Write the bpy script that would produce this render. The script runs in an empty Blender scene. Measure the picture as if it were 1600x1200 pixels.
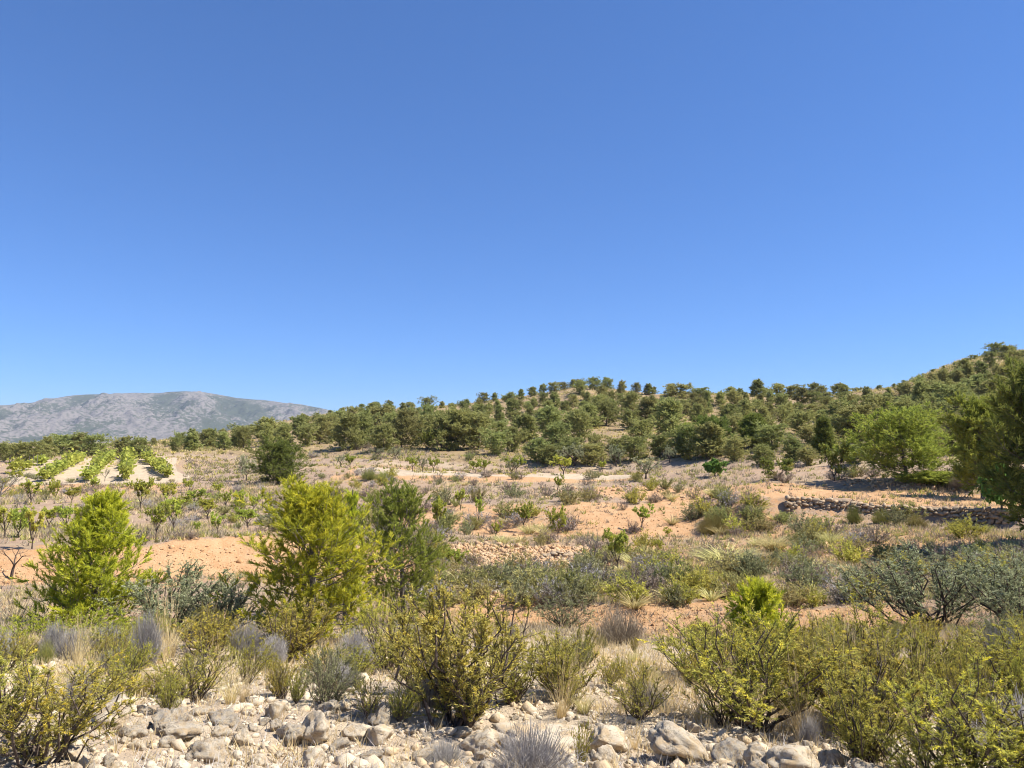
import bpy, math, random
import numpy as np
from mathutils import Vector, Matrix

C = bpy.context.scene.collection
R = math.radians
random.seed(7)

# ------------------------------------------------------------------ camera, sky, sun, exposure
FPX, HORIZ = 1186.0, 690.0           # focal length and horizon row in photograph pixels (1600 x 1200)
PITCH = math.atan((HORIZ - 600) / FPX)
cd = bpy.data.cameras.new('camera')
cam = bpy.data.objects.new('camera', cd)
C.objects.link(cam)
cd.sensor_width = 36.0
cd.lens = 36.0 * FPX / 1600.0
cd.clip_start, cd.clip_end = 0.1, 30000
cam.location = (0, 0, 0)
cam.rotation_euler = (R(90) + PITCH, 0, 0)
bpy.context.scene.camera = cam

SUN_AZ, SUN_EL = 95.0, 52.0          # degrees to the right of the view, degrees up
world = bpy.data.worlds.new('World')
bpy.context.scene.world = world
world.use_nodes = True
wn = world.node_tree
bg = wn.nodes['Background']
sky = wn.nodes.new('ShaderNodeTexSky')
sky.sky_type = 'NISHITA'
sky.sun_disc = False
sky.sun_elevation = R(SUN_EL)
sky.sun_rotation = R(SUN_AZ)
sky.altitude = 2000
sky.air_density = 1.0
sky.dust_density = 0.0
sky.ozone_density = 10.0
gam = wn.nodes.new('ShaderNodeGamma')
gam.inputs[1].default_value = 0.80
sat = wn.nodes.new('ShaderNodeVectorMath')      # white balance of the sky
sat.operation = 'MULTIPLY'
sat.inputs[1].default_value = (0.71, 0.99, 1.36)
wn.links.new(sky.outputs[0], gam.inputs[0])
wn.links.new(gam.outputs[0], sat.inputs[0])
wn.links.new(sat.outputs[0], bg.inputs[0])
bg.inputs[1].default_value = 0.0985
sd = bpy.data.lights.new('sun', 'SUN')
sd.energy = 4.9
sd.angle = R(0.53)
sd.color = (1.0, 0.95, 0.87)
sun = bpy.data.objects.new('sun', sd)
C.objects.link(sun)
sv = Vector((math.sin(R(SUN_AZ)) * math.cos(R(SUN_EL)), math.cos(R(SUN_AZ)) * math.cos(R(SUN_EL)), math.sin(R(SUN_EL))))
sun.rotation_euler = sv.to_track_quat('Z', 'Y').to_euler()
sun.location = sv * 50
vs = bpy.context.scene.view_settings
vs.view_transform = 'Standard'
vs.look = 'None'
vs.exposure = 0.85
vs.gamma = 1.0
vs.use_curve_mapping = False
cy = bpy.context.scene.cycles
cy.use_denoising = True
cy.filter_width = 1.05
cy.max_bounces = 6
cy.diffuse_bounces = 3
cy.glossy_bounces = 1
cy.transmission_bounces = 3
cy.volume_bounces = 0
cy.caustics_reflective = cy.caustics_refractive = False

# ------------------------------------------------------------------ noise
def _hash(ix, iy, iz):
    n = (ix.astype(np.int64) * 374761393 + iy.astype(np.int64) * 668265263 + iz.astype(np.int64) * 2147483647) & 0xffffffff
    n = ((n ^ (n >> 13)) * 1274126177) & 0xffffffff
    n = ((n ^ (n >> 16)) * 2246822519) & 0xffffffff
    return ((n ^ (n >> 15)) & 0xffffff) / float(0xffffff)

def vnoise(x, y, z=None):
    x, y = np.asarray(x, float), np.asarray(y, float)
    z = np.zeros_like(x) if z is None else np.asarray(z, float)
    ix, iy, iz = np.floor(x), np.floor(y), np.floor(z)
    fx, fy, fz = x - ix, y - iy, z - iz
    fx, fy, fz = (f * f * f * (f * (f * 6 - 15) + 10) for f in (fx, fy, fz))
    out = 0
    for a in (0, 1):
        for b in (0, 1):
            for c in (0, 1):
                w = (fx if a else 1 - fx) * (fy if b else 1 - fy) * (fz if c else 1 - fz)
                out = out + w * _hash(ix + a, iy + b, iz + c)
    return out * 2 - 1

def fbm(x, y, z=None, octs=4, gain=0.5):
    s, a, f = 0, 1.0, 1.0
    for o in range(octs):
        s = s + a * vnoise(np.asarray(x) * f + o * 17.3, np.asarray(y) * f + o * 9.1, None if z is None else np.asarray(z) * f + o * 5.7)
        a *= gain
        f *= 2.03
    return s

def sstep(a, b, x):
    t = np.clip((np.asarray(x, float) - a) / (b - a), 0, 1)
    return t * t * (3 - 2 * t)

# ------------------------------------------------------------------ terrain: valley of terraces and the hill
def col_dir(u, v):
    xc, yc = (np.asarray(u, float) - 800) / FPX, (600 - np.asarray(v, float)) / FPX
    return xc, math.cos(PITCH) - yc * math.sin(PITCH), math.sin(PITCH) + yc * math.cos(PITCH)

def az_of(u):
    return np.arctan((np.asarray(u, float) - 800) / FPX)

def z_of(u, v, r):
    x, y, z = col_dir(u, v)
    return r * z / np.hypot(x, y)

# every knot is one break line of the land: [(bearing column, distance, row)], fore to back
KN = [
    [(0, 0.6, 3600), (1600, 0.6, 3600)],
    [(0, 3.1, 1262), (800, 3.1, 1262), (1600, 3.1, 1275)],
    [(0, 4.4, 1112), (400, 4.4, 1122), (800, 4.5, 1140), (1200, 4.5, 1165), (1600, 4.5, 1170)],
    [(0, 6.0, 1060), (300, 6.2, 1072), (600, 6.4, 1052), (900, 6.2, 1050), (1200, 6.0, 1085), (1600, 6.0, 1085)],
    [(0, 8.2, 1016), (300, 8.2, 1020), (600, 8.4, 1020), (900, 8.4, 1012), (1200, 8.2, 1030), (1600, 8.2, 1030)],
    [(0, 13.0, 968), (300, 13.0, 972), (600, 13.0, 978), (800, 13.6, 984), (1000, 13.6, 984), (1300, 13.6, 980), (1600, 13.0, 985)],
    [(0, 14.6, 942), (300, 14.6, 946), (600, 14.8, 950), (800, 14.7, 950), (1000, 14.7, 947), (1300, 14.9, 949), (1600, 14.6, 940)],
    [(0, 20.5, 908), (220, 20.5, 905), (400, 21, 900), (600, 23, 890), (750, 24, 886), (900, 25, 880), (1000, 27, 862), (1200, 26, 872), (1350, 25, 878), (1600, 25, 868)],
    [(0, 22.0, 856), (220, 22.0, 850), (300, 22, 842), (420, 22.6, 838), (600, 25, 845), (750, 26.2, 846), (900, 27, 852), (1000, 28, 856), (1200, 28, 858), (1350, 28, 846), (1600, 28, 838)],
    [(0, 36, 815), (300, 36, 808), (600, 34, 818), (800, 33, 832), (900, 32, 836), (1080, 32, 842), (1180, 34, 818), (1250, 35, 802), (1400, 35, 814), (1600, 34.5, 832)],
    [(0, 42, 795), (300, 42, 790), (600, 40, 798), (800, 37, 795), (900, 36, 790), (1080, 35.5, 800), (1180, 35.4, 772), (1250, 35.8, 776), (1400, 35.8, 788), (1600, 35.3, 798)],
    [(0, 60, 766), (300, 60, 762), (450, 58, 762), (600, 54, 762), (900, 50, 766), (1080, 48, 762), (1200, 46, 754), (1400, 44, 768), (1600, 42, 778)],
    [(0, 68, 757), (300, 68, 754), (450, 62, 755), (600, 60, 741), (800, 60, 746), (950, 58, 748), (1080, 54, 744), (1200, 49, 745), (1400, 46, 752), (1600, 44, 764)],
    [(0, 100, 722), (150, 100, 718), (250, 100, 716), (350, 92, 722), (450, 80, 726), (600, 72, 730), (800, 72, 736), (950, 70, 741), (1080, 66, 734), (1200, 60, 732), (1400, 56, 736), (1600, 54, 745)],
    [(0, 112, 716), (150, 112, 712), (250, 110, 708), (350, 100, 710), (450, 88, 712), (600, 76, 716), (800, 76, 719), (950, 74, 722), (1080, 70, 718), (1200, 65, 714), (1400, 62, 716), (1600, 60, 725)],
    [(0, 150, 710), (200, 150, 703), (300, 140, 696), (400, 125, 694), (600, 104, 690), (900, 100, 684), (1200, 92, 682), (1400, 90, 676), (1500, 88, 668), (1600, 84, 660)],
    [(0, 210, 704), (200, 210, 700), (300, 190, 688), (400, 175, 676), (500, 165, 668), (600, 155, 662), (900, 150, 638), (1200, 145, 642), (1400, 142, 636), (1500, 135, 615), (1600, 130, 598)],
    [(0, 300, 701), (200, 300, 698), (300, 240, 684), (400, 235, 668), (500, 225, 650), (600, 215, 641), (700, 212, 635), (800, 212, 621), (900, 212, 607), (1000, 212, 612), (1100, 212, 615), (1200, 205, 616), (1300, 205, 617), (1400, 205, 608), (1500, 200, 574), (1600, 200, 551)],
    [(0, 420, 700), (300, 330, 690), (500, 320, 668), (700, 310, 655), (900, 310, 632), (1100, 310, 640), (1300, 310, 640), (1500, 310, 590), (1600, 310, 566)],
    [(0, 1200, 696), (800, 1200, 697), (1600, 1200, 690)],
    [(0, 7000, 692), (1600, 7000, 692)],
]
NK = len(KN)

def profile(u):
    u = np.clip(np.asarray(u, float), -60, 1660)
    rr, zz = [], []
    for kn in KN:
        us = [k[0] for k in kn]
        r = np.interp(u, us, [k[1] for k in kn])
        v = np.interp(u, us, [k[2] for k in kn])
        rr.append(r)
        zz.append(z_of(np.clip(u, 0, 1600), v, r))
    return np.array(rr), np.array(zz)

def land(x, y):
    """height and break-line coordinate of the land at (x, y)"""
    x, y = np.atleast_1d(np.asarray(x, float)), np.atleast_1d(np.asarray(y, float))
    r = np.maximum(np.hypot(x, y), 0.6)
    az = np.clip(np.arctan2(x, y), -0.85, 0.85)
    u = 800 + FPX * np.tan(az)
    # break lines wander a little
    walled = sstep(1140, 1200, u) * sstep(31, 33, r) * (1 - sstep(38, 41, r))
    rw = r * (1 + 0.035 * vnoise(x / (1.5 + r * 0.12), y / (1.5 + r * 0.12)) * sstep(4, 14, r) * (1 - walled))
    rr, zz = profile(u)
    n = u.size
    k = np.zeros(n, int)
    for i in range(NK - 1):
        k = np.where(rw >= rr[i], i, k)
    idx = np.arange(n)
    r0, r1, z0, z1 = rr[k, idx], rr[k + 1, idx], zz[k, idx], zz[k + 1, idx]
    t = np.clip((rw - r0) / (r1 - r0), 0, 1)
    bank = np.isin(k, (5, 7, 9, 11, 13))
    te = np.where(bank, t, t * 0.75 + 0.25 * t * t * (3 - 2 * t))
    te = np.where(k == 9, te + (sstep(0.3, 0.55, t) - te) * sstep(1190, 1240, u), te)
    z = z0 + (z1 - z0) * te
    hill = sstep(95, 160, r)
    z = z + (0.035 * fbm(x * 1.1, y * 1.1, octs=4) + 0.014 * fbm(x * 5.1, y * 5.1, octs=3) * (1 - sstep(10, 22, r))) * sstep(1.5, 4, r) * (1 - sstep(70, 130, r))
    z = z + 0.12 * fbm(x / 6, y / 6, octs=3) * sstep(12, 30, r)
    z = z + hill * (1 - sstep(240, 320, r)) * (0.9 * fbm(x / 17, y / 17, octs=4))
    far = sstep(380, 1500, r)
    z = z + far * 9 * fbm(x / 400, y / 400, octs=3)
    return z, k + t, u

def ground(x, y):
    return float(land(x, y)[0][0])

RS = np.exp(np.linspace(math.log(2.6), math.log(330), 1500))
_cols = {}
def at(u, v):
    """the first point of the land met on the bearing u at the row v: a real place, as (x, y, z, distance)"""
    a = float(az_of(u))
    key = int(round(u))
    if key not in _cols:
        _cols[key] = land(RS * math.sin(a), RS * math.cos(a))[0]
    zz = _cols[key]
    dx, dy, dz = col_dir(u, v)
    s = dz / math.hypot(dx, dy)
    hit = np.nonzero(zz / RS >= s)[0]
    i = hit[0] if len(hit) else len(RS) - 1
    r = RS[i]
    return r * math.sin(a), r * math.cos(a), float(zz[i]), float(r)

def at_r(u, r):
    a = float(az_of(u))
    x, y = r * math.sin(a), r * math.cos(a)
    return x, y, ground(x, y), r

def row_of(u, z, r):
    xc = (u - 800) / FPX
    s = z / r
    # invert z_of for the row
    lo, hi = 0.0, 4000.0
    for _ in range(40):
        m = (lo + hi) / 2
        if z_of(u, m, 1.0) > s: lo = m
        else: hi = m
    return lo

# ------------------------------------------------------------------ meshes from arrays
class Geo:
    def __init__(s): s.v, s.f, s.t, s.n = [], [], [], 0
    def add(s, v, f, t=None):
        v = np.asarray(v, float).reshape(-1, 3)
        f = np.asarray(f, np.int64).reshape(-1, 3)
        s.v.append(v)
        s.f.append(f + s.n)
        if t is None: t = np.zeros((len(v), 3))
        t = np.broadcast_to(np.asarray(t, float), (len(v), 3))
        s.t.append(t)
        s.n += len(v)
    def mesh(s, name, mat, smooth=False, attr='tint'):
        me = bpy.data.meshes.new(name)
        v = np.concatenate(s.v) if s.v else np.zeros((0, 3))
        f = np.concatenate(s.f) if s.f else np.zeros((0, 3), int)
        t = np.concatenate(s.t) if s.t else np.zeros((0, 3))
        me.vertices.add(len(v))
        me.vertices.foreach_set('co', v.astype(np.float32).ravel())
        me.loops.add(len(f) * 3)
        me.loops.foreach_set('vertex_index', f.astype(np.int32).ravel())
        me.polygons.add(len(f))
        me.polygons.foreach_set('loop_start', np.arange(0, len(f) * 3, 3, dtype=np.int32))
        a = me.attributes.new(attr, 'FLOAT_COLOR', 'POINT')
        a.data.foreach_set('color', np.concatenate([t, np.ones((len(t), 1))], 1).astype(np.float32).ravel())
        me.update(calc_edges=True)
        if mat: me.materials.append(mat)
        if smooth: me.shade_smooth()
        return me

def nrm(a):
    a = np.asarray(a, float)
    return a / np.maximum(np.linalg.norm(a, axis=-1, keepdims=True), 1e-9)

def frame(d):
    d = nrm(d)
    h = np.where(np.abs(d[..., 2:3]) > 0.9, np.array([1.0, 0, 0]), np.array([0, 0, 1.0]))
    s = nrm(np.cross(d, h))
    return d, s, np.cross(s, d)

def prisms(g, p0, p1, r0, r1, t=None):
    """tapering three sided twigs"""
    p0, p1 = np.asarray(p0, float), np.asarray(p1, float)
    n = len(p0)
    if not n: return
    r0, r1 = np.broadcast_to(np.asarray(r0, float), (n,)), np.broadcast_to(np.asarray(r1, float), (n,))
    d, s, q = frame(p1 - p0)
    vs_ = []
    for p, r in ((p0, r0), (p1, r1)):
        for k in range(3):
            a = k * 2 * math.pi / 3
            vs_.append(p + (s * math.cos(a) + q * math.sin(a)) * r[:, None])
    v = np.stack(vs_, 1)
    base = np.arange(n)[:, None, None] * 6
    f = np.array([[0, 1, 4], [0, 4, 3], [1, 2, 5], [1, 5, 4], [2, 0, 3], [2, 3, 5]])[None] + base
    tt = None if t is None else np.repeat(np.broadcast_to(np.asarray(t, float), (n, 3)), 6, 0)
    g.add(v.reshape(-1, 3), f.reshape(-1, 3), tt)

def tube(g, pts, rad, sides=6, t=None):
    pts, rad = np.asarray(pts, float), np.asarray(rad, float)
    n = len(pts)
    d = np.gradient(pts, axis=0)
    _, s, q = frame(d)
    a = np.arange(sides) * 2 * math.pi / sides
    v = pts[:, None] + (s[:, None] * np.cos(a)[None, :, None] + q[:, None] * np.sin(a)[None, :, None]) * rad[:, None, None]
    f = []
    for i in range(n - 1):
        for k in range(sides):
            a0, a1 = i * sides + k, i * sides + (k + 1) % sides
            f += [[a0, a1, a1 + sides], [a0, a1 + sides, a0 + sides]]
    g.add(v.reshape(-1, 3), f, t)

def leaves(g, p, d, L, W, rng, t, two=False):
    """one pointed leaf or needle per row; diamonds when two"""
    n = len(p)
    if not n: return
    d = nrm(d)
    s = nrm(np.cross(d, rng.normal(size=(n, 3))))
    L, W = np.broadcast_to(np.asarray(L, float), (n,))[:, None], np.broadcast_to(np.asarray(W, float), (n,))[:, None]
    t = np.broadcast_to(np.asarray(t, float), (n, 3))
    if two:
        m = p + d * L * 0.45
        v = np.stack([p, m - s * W / 2, p + d * L, m + s * W / 2], 1)
        f = np.array([[0, 1, 2], [0, 2, 3]])[None] + np.arange(n)[:, None, None] * 4
        g.add(v.reshape(-1, 3), f.reshape(-1, 3), np.repeat(t, 4, 0))
    else:
        v = np.stack([p - s * W / 2, p + s * W / 2, p + d * L], 1)
        g.add(v.reshape(-1, 3), np.arange(n * 3).reshape(-1, 3), np.repeat(t, 3, 0))

def along(rng, p0, p1, m, d, lo, hi, ang_lo, ang_hi):
    """m starts and directions round each twig p0 -> p1"""
    n = len(p0)
    u = rng.uniform(lo, hi, (n, m, 1))
    p = p0[:, None] + (p1 - p0)[:, None] * u
    dd = np.broadcast_to(nrm(d)[:, None], (n, m, 3))
    pr = nrm(np.cross(dd, rng.normal(size=(n, m, 3))))
    a = np.radians(rng.uniform(ang_lo, ang_hi, (n, m, 1)))
    return p.reshape(-1, 3), (dd * np.cos(a) + pr * np.sin(a)).reshape(-1, 3), u.reshape(-1)

def ribbons(g, base, d0, d1, L, W, rng, t, seg=3):
    """grass blades bending from d0 to d1"""
    n = len(base)
    side = nrm(np.cross(nrm(d0), rng.normal(size=(n, 3))))
    L, W = np.broadcast_to(np.asarray(L, float), (n,)), np.broadcast_to(np.asarray(W, float), (n,))
    p = base.copy()
    rows = []
    for i in range(seg + 1):
        w = (W * (1 - (i / seg) ** 1.5) / 2 + W * 0.03)[:, None]
        rows += [p - side * w, p + side * w]
        d = nrm(d0 * (1 - i / seg) + d1 * (i / seg))
        p = p + d * (L / seg)[:, None]
    v = np.stack(rows, 1)
    f = []
    for i in range(seg):
        a = 2 * i
        f += [[a, a + 1, a + 3], [a, a + 3, a + 2]]
    m = 2 * (seg + 1)
    f = np.array(f)[None] + np.arange(n)[:, None, None] * m
    g.add(v.reshape(-1, 3), f.reshape(-1, 3), np.repeat(np.broadcast_to(np.asarray(t, float), (n, 3)), m, 0))

def bez(a, b, c, t):
    t = np.asarray(t)[:, None]
    return a * (1 - t) ** 2 + b * 2 * t * (1 - t) + c * t * t

# ------------------------------------------------------------------ materials
def new_mat(name):
    m = bpy.data.materials.new(name)
    m.use_nodes = True
    nt = m.node_tree
    nt.nodes.clear()
    out = nt.nodes.new('ShaderNodeOutputMaterial')
    return m, nt, out

def N(nt, kind, **kw):
    n = nt.nodes.new('ShaderNode' + kind)
    for k, v in kw.items(): setattr(n, k, v)
    return n

def mixc(nt, fac, a, b):
    n = N(nt, 'Mix', data_type='RGBA')
    for sock, val in ((n.inputs[0], fac), (n.inputs[6], a), (n.inputs[7], b)):
        if isinstance(val, bpy.types.NodeSocket): nt.links.new(val, sock)
        elif isinstance(val, (int, float)): sock.default_value = val
        else: sock.default_value = (*val, 1)
    return n.outputs[2]

def noise(nt, scale, detail=5, rough=0.6, vec=None):
    n = N(nt, 'TexNoise')
    n.inputs['Scale'].default_value = scale
    n.inputs['Detail'].default_value = detail
    n.inputs['Roughness'].default_value = rough
    if vec is not None: nt.links.new(vec, n.inputs['Vector'])
    return n.outputs[0]

def ramp(nt, fac, lo, hi):
    n = N(nt, 'MapRange')
    n.interpolation_type = 'SMOOTHSTEP'
    nt.links.new(fac, n.inputs[0])
    n.inputs[1].default_value, n.inputs[2].default_value = lo, hi
    return n.outputs[0]

def math_(nt, op, a, b):
    n = N(nt, 'Math', operation=op)
    for s, v in ((n.inputs[0], a), (n.inputs[1], b)):
        if isinstance(v, bpy.types.NodeSocket): nt.links.new(v, s)
        else: s.default_value = v
    return n.outputs[0]

def leaf_mat(name, dark, light, tip, trans=0.35, vary=0.25, hue=0.03):
    m, nt, out = new_mat(name)
    at_ = N(nt, 'Attribute', attribute_name='tint')
    sp = N(nt, 'SeparateColor')
    nt.links.new(at_.outputs['Color'], sp.inputs[0])
    c = mixc(nt, sp.outputs[0], dark, light)
    c = mixc(nt, sp.outputs[1], c, tip)
    oi = N(nt, 'ObjectInfo')
    hs = N(nt, 'HueSaturation')
    mr = N(nt, 'MapRange')
    nt.links.new(oi.outputs['Random'], mr.inputs[0])
    mr.inputs[3].default_value, mr.inputs[4].default_value = 1 - vary, 1 + vary
    nt.links.new(mr.outputs[0], hs.inputs['Value'])
    h2 = N(nt, 'MapRange')
    w = N(nt, 'Math', operation='FRACT')
    mm = math_(nt, 'MULTIPLY', oi.outputs['Random'], 7.31)
    nt.links.new(mm, w.inputs[0])
    nt.links.new(w.outputs[0], h2.inputs[0])
    h2.inputs[3].default_value, h2.inputs[4].default_value = 0.5 - hue, 0.5 + hue
    nt.links.new(h2.outputs[0], hs.inputs['Hue'])
    nt.links.new(c, hs.inputs['Color'])
    d = N(nt, 'BsdfDiffuse')
    tr = N(nt, 'BsdfTranslucent')
    mx = N(nt, 'AddShader')
    nt.links.new(hs.outputs[0], d.inputs[0])
    dim = N(nt, 'VectorMath', operation='SCALE')
    dim.inputs['Scale'].default_value = min(0.95, trans * 2)
    nt.links.new(hs.outputs[0], dim.inputs[0])
    nt.links.new(dim.outputs[0], tr.inputs[0])
    nt.links.new(d.outputs[0], mx.inputs[0])
    nt.links.new(tr.outputs[0], mx.inputs[1])
    nt.links.new(mx.outputs[0], out.inputs[0])
    return m

def bark_mat(name, a, b, scale=30):
    m, nt, out = new_mat(name)
    tc = N(nt, 'TexCoord')
    c = mixc(nt, ramp(nt, noise(nt, scale, 4, 0.65, tc.outputs['Object']), 0.35, 0.7), a, b)
    d = N(nt, 'BsdfPrincipled')
    nt.links.new(c, d.inputs['Base Color'])
    d.inputs['Roughness'].default_value = 0.9
    d.inputs['Specular IOR Level'].default_value = 0.15
    nt.links.new(d.outputs[0], out.inputs[0])
    return m

def rock_mat(name, base, ochre, grey, scale=3.0):
    m, nt, out = new_mat(name)
    tc = N(nt, 'TexCoord')
    oi = N(nt, 'ObjectInfo')
    va = N(nt, 'VectorMath', operation='ADD')
    sc = N(nt, 'VectorMath', operation='SCALE')
    co = N(nt, 'CombineXYZ')
    for i in range(3): nt.links.new(oi.outputs['Random'], co.inputs[i])
    nt.links.new(co.outputs[0], sc.inputs[0])
    sc.inputs['Scale'].default_value = 37.0
    nt.links.new(tc.outputs['Object'], va.inputs[0])
    nt.links.new(sc.outputs[0], va.inputs[1])
    V = va.outputs[0]
    big = noise(nt, scale * 0.9, 4, 0.6, V)
    c = mixc(nt, ramp(nt, big, 0.44, 0.62), base, ochre)
    gr = noise(nt, scale * 1.7, 6, 0.7, V)
    oiw = ramp(nt, oi.outputs['Random'], 0.3, 0.95)
    c = mixc(nt, math_(nt, 'MULTIPLY', ramp(nt, gr, 0.44, 0.62), math_(nt, 'ADD', 0.12, math_(nt, 'MULTIPLY', oiw, 0.75))), c, grey)
    fine = noise(nt, scale * 9, 7, 0.78, V)
    vor = N(nt, 'TexVoronoi', feature='DISTANCE_TO_EDGE')
    vor.inputs['Scale'].default_value = scale * 0.55
    wob = N(nt, 'VectorMath', operation='ADD')
    nz = N(nt, 'TexNoise')
    nz.inputs['Scale'].default_value = scale * 1.4
    nz.inputs['Detail'].default_value = 5
    nt.links.new(V, nz.inputs['Vector'])
    nt.links.new(V, wob.inputs[0])
    nt.links.new(nz.outputs['Color'], wob.inputs[1])
    nt.links.new(wob.outputs[0], vor.inputs['Vector'])
    crack = ramp(nt, vor.outputs['Distance'], 0.0, 0.035)
    c = mixc(nt, math_(nt, 'MULTIPLY', math_(nt, 'SUBTRACT', 1.0, crack), math_(nt, 'MULTIPLY', ramp(nt, gr, 0.42, 0.6), 0.75)), c, (0.13, 0.10, 0.075))
    c = mixc(nt, math_(nt, 'MULTIPLY', ramp(nt, fine, 0.64, 0.76), 0.5), c, (0.16, 0.135, 0.11))
    c = mixc(nt, math_(nt, 'MULTIPLY', ramp(nt, fine, 0.45, 0.3), 0.4), c, (0.62, 0.58, 0.50))
    hv = N(nt, 'HueSaturation')
    mv = N(nt, 'MapRange')
    nt.links.new(oi.outputs['Random'], mv.inputs[0])
    mv.inputs[3].default_value, mv.inputs[4].default_value = 1.05, 0.68
    nt.links.new(mv.outputs[0], hv.inputs['Value'])
    nt.links.new(c, hv.inputs['Color'])
    c = hv.outputs[0]
    d = N(nt, 'BsdfPrincipled')
    nt.links.new(c, d.inputs['Base Color'])
    d.inputs['Roughness'].default_value = 0.92
    d.inputs['Specular IOR Level'].default_value = 0.2
    bp = N(nt, 'Bump')
    bp.inputs['Strength'].default_value = 0.7
    bp.inputs['Distance'].default_value = 0.018
    h = math_(nt, 'ADD', math_(nt, 'ADD', math_(nt, 'MULTIPLY', fine, 0.8), gr), math_(nt, 'MULTIPLY', crack, 0.35))
    nt.links.new(h, bp.inputs['Height'])
    nt.links.new(bp.outputs[0], d.inputs['Normal'])
    nt.links.new(d.outputs[0], out.inputs[0])
    return m

def ground_mat():
    m, nt, out = new_mat('earth')
    at_ = N(nt, 'Attribute', attribute_name='soil')
    sp = N(nt, 'SeparateColor')
    nt.links.new(at_.outputs['Color'], sp.inputs[0])
    ge = N(nt, 'NewGeometry')
    P = ge.outputs['Position']
    n1 = noise(nt, 0.35, 6, 0.62, P)
    n2 = noise(nt, 2.4, 6, 0.68, P)
    n3 = noise(nt, 14.0, 5, 0.7, P)
    n4 = noise(nt, 60.0, 4, 0.7, P)
    # dry grass, litter and grey scrub soil: the common cover
    lit = mixc(nt, ramp(nt, n2, 0.38, 0.64), (0.40, 0.285, 0.19), (0.30, 0.215, 0.155))
    lit = mixc(nt, math_(nt, 'MULTIPLY', ramp(nt, n1, 0.5, 0.66), 0.7), lit, (0.42, 0.32, 0.18))
    lit = mixc(nt, math_(nt, 'MULTIPLY', ramp(nt, n3, 0.55, 0.7), 0.5), lit, (0.17, 0.125, 0.09))
    # bare orange marl
    ora = mixc(nt, ramp(nt, n2, 0.35, 0.7), (0.53, 0.33, 0.175), (0.46, 0.255, 0.12))
    ora = mixc(nt, math_(nt, 'MULTIPLY', ramp(nt, n3, 0.5, 0.75), 0.5), ora, (0.55, 0.41, 0.26))
    # pale limestone dust
    pal = mixc(nt, ramp(nt, n2, 0.35, 0.68), (0.54, 0.435, 0.30), (0.44, 0.34, 0.235))
    pal = mixc(nt, math_(nt, 'MULTIPLY', ramp(nt, n3, 0.55, 0.72), 0.6), pal, (0.22, 0.17, 0.13))
    pal = mixc(nt, math_(nt, 'MULTIPLY', ramp(nt, n4, 0.6, 0.72), 0.5), pal, (0.56, 0.51, 0.43))
    # straw grass of the hill
    stw = mixc(nt, ramp(nt, n2, 0.36, 0.66), (0.36, 0.27, 0.135), (0.25, 0.17, 0.10))
    stw = mixc(nt, math_(nt, 'MULTIPLY', ramp(nt, n1, 0.5, 0.62), 0.55), stw, (0.24, 0.17, 0.125))
    def edge(s):
        a = math_(nt, 'ADD', s, math_(nt, 'MULTIPLY', math_(nt, 'SUBTRACT', math_(nt, 'ADD', n2, math_(nt, 'MULTIPLY', n3, 0.5)), 0.75), 1.1))
        return ramp(nt, a, 0.38, 0.62)
    c = mixc(nt, edge(sp.outputs[0]), lit, ora)
    c = mixc(nt, edge(sp.outputs[1]), c, pal)
    c = mixc(nt, edge(sp.outputs[2]), c, stw)
    d = N(nt, 'BsdfPrincipled')
    nt.links.new(c, d.inputs['Base Color'])
    d.inputs['Roughness'].default_value = 0.95
    d.inputs['Specular IOR Level'].default_value = 0.1
    bp = N(nt, 'Bump')
    bp.inputs['Strength'].default_value = 0.8
    bp.inputs['Distance'].default_value = 0.06
    nt.links.new(math_(nt, 'ADD', n3, math_(nt, 'MULTIPLY', n4, 0.35)), bp.inputs['Height'])
    nt.links.new(bp.outputs[0], d.inputs['Normal'])
    nt.links.new(d.outputs[0], out.inputs[0])
    return m

def mountain_mat():
    m, nt, out = new_mat('mountain_rock')
    ge = N(nt, 'NewGeometry')
    mp = N(nt, 'Mapping')
    mp.inputs['Scale'].default_value = (1, 1, 1.6)
    nt.links.new(ge.outputs['Position'], mp.inputs[0])
    V = mp.outputs[0]
    at_ = N(nt, 'Attribute', attribute_name='tint')
    sp = N(nt, 'SeparateColor')
    nt.links.new(at_.outputs['Color'], sp.inputs[0])
    n1 = noise(nt, 0.05, 4, 0.72, V)
    n2 = noise(nt, 0.0042, 5, 0.65, V)
    rockc = mixc(nt, ramp(nt, n1, 0.40, 0.60), (0.205, 0.180, 0.160), (0.135, 0.120, 0.108))
    veg = mixc(nt, ramp(nt, n1, 0.35, 0.65), (0.040, 0.048, 0.032), (0.070, 0.078, 0.048))
    f = math_(nt, 'ADD', n1, math_(nt, 'MULTIPLY', math_(nt, 'SUBTRACT', n2, 0.5), 0.42))
    f = math_(nt, 'ADD', f, math_(nt, 'MULTIPLY', math_(nt, 'SUBTRACT', sp.outputs[0], 0.5), 0.3))
    c = mixc(nt, ramp(nt, f, 0.47, 0.525), rockc, veg)
    d = N(nt, 'BsdfDiffuse')
    nt.links.new(c, d.inputs[0])
    nt.links.new(d.outputs[0], out.inputs[0])
    return m

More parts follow.
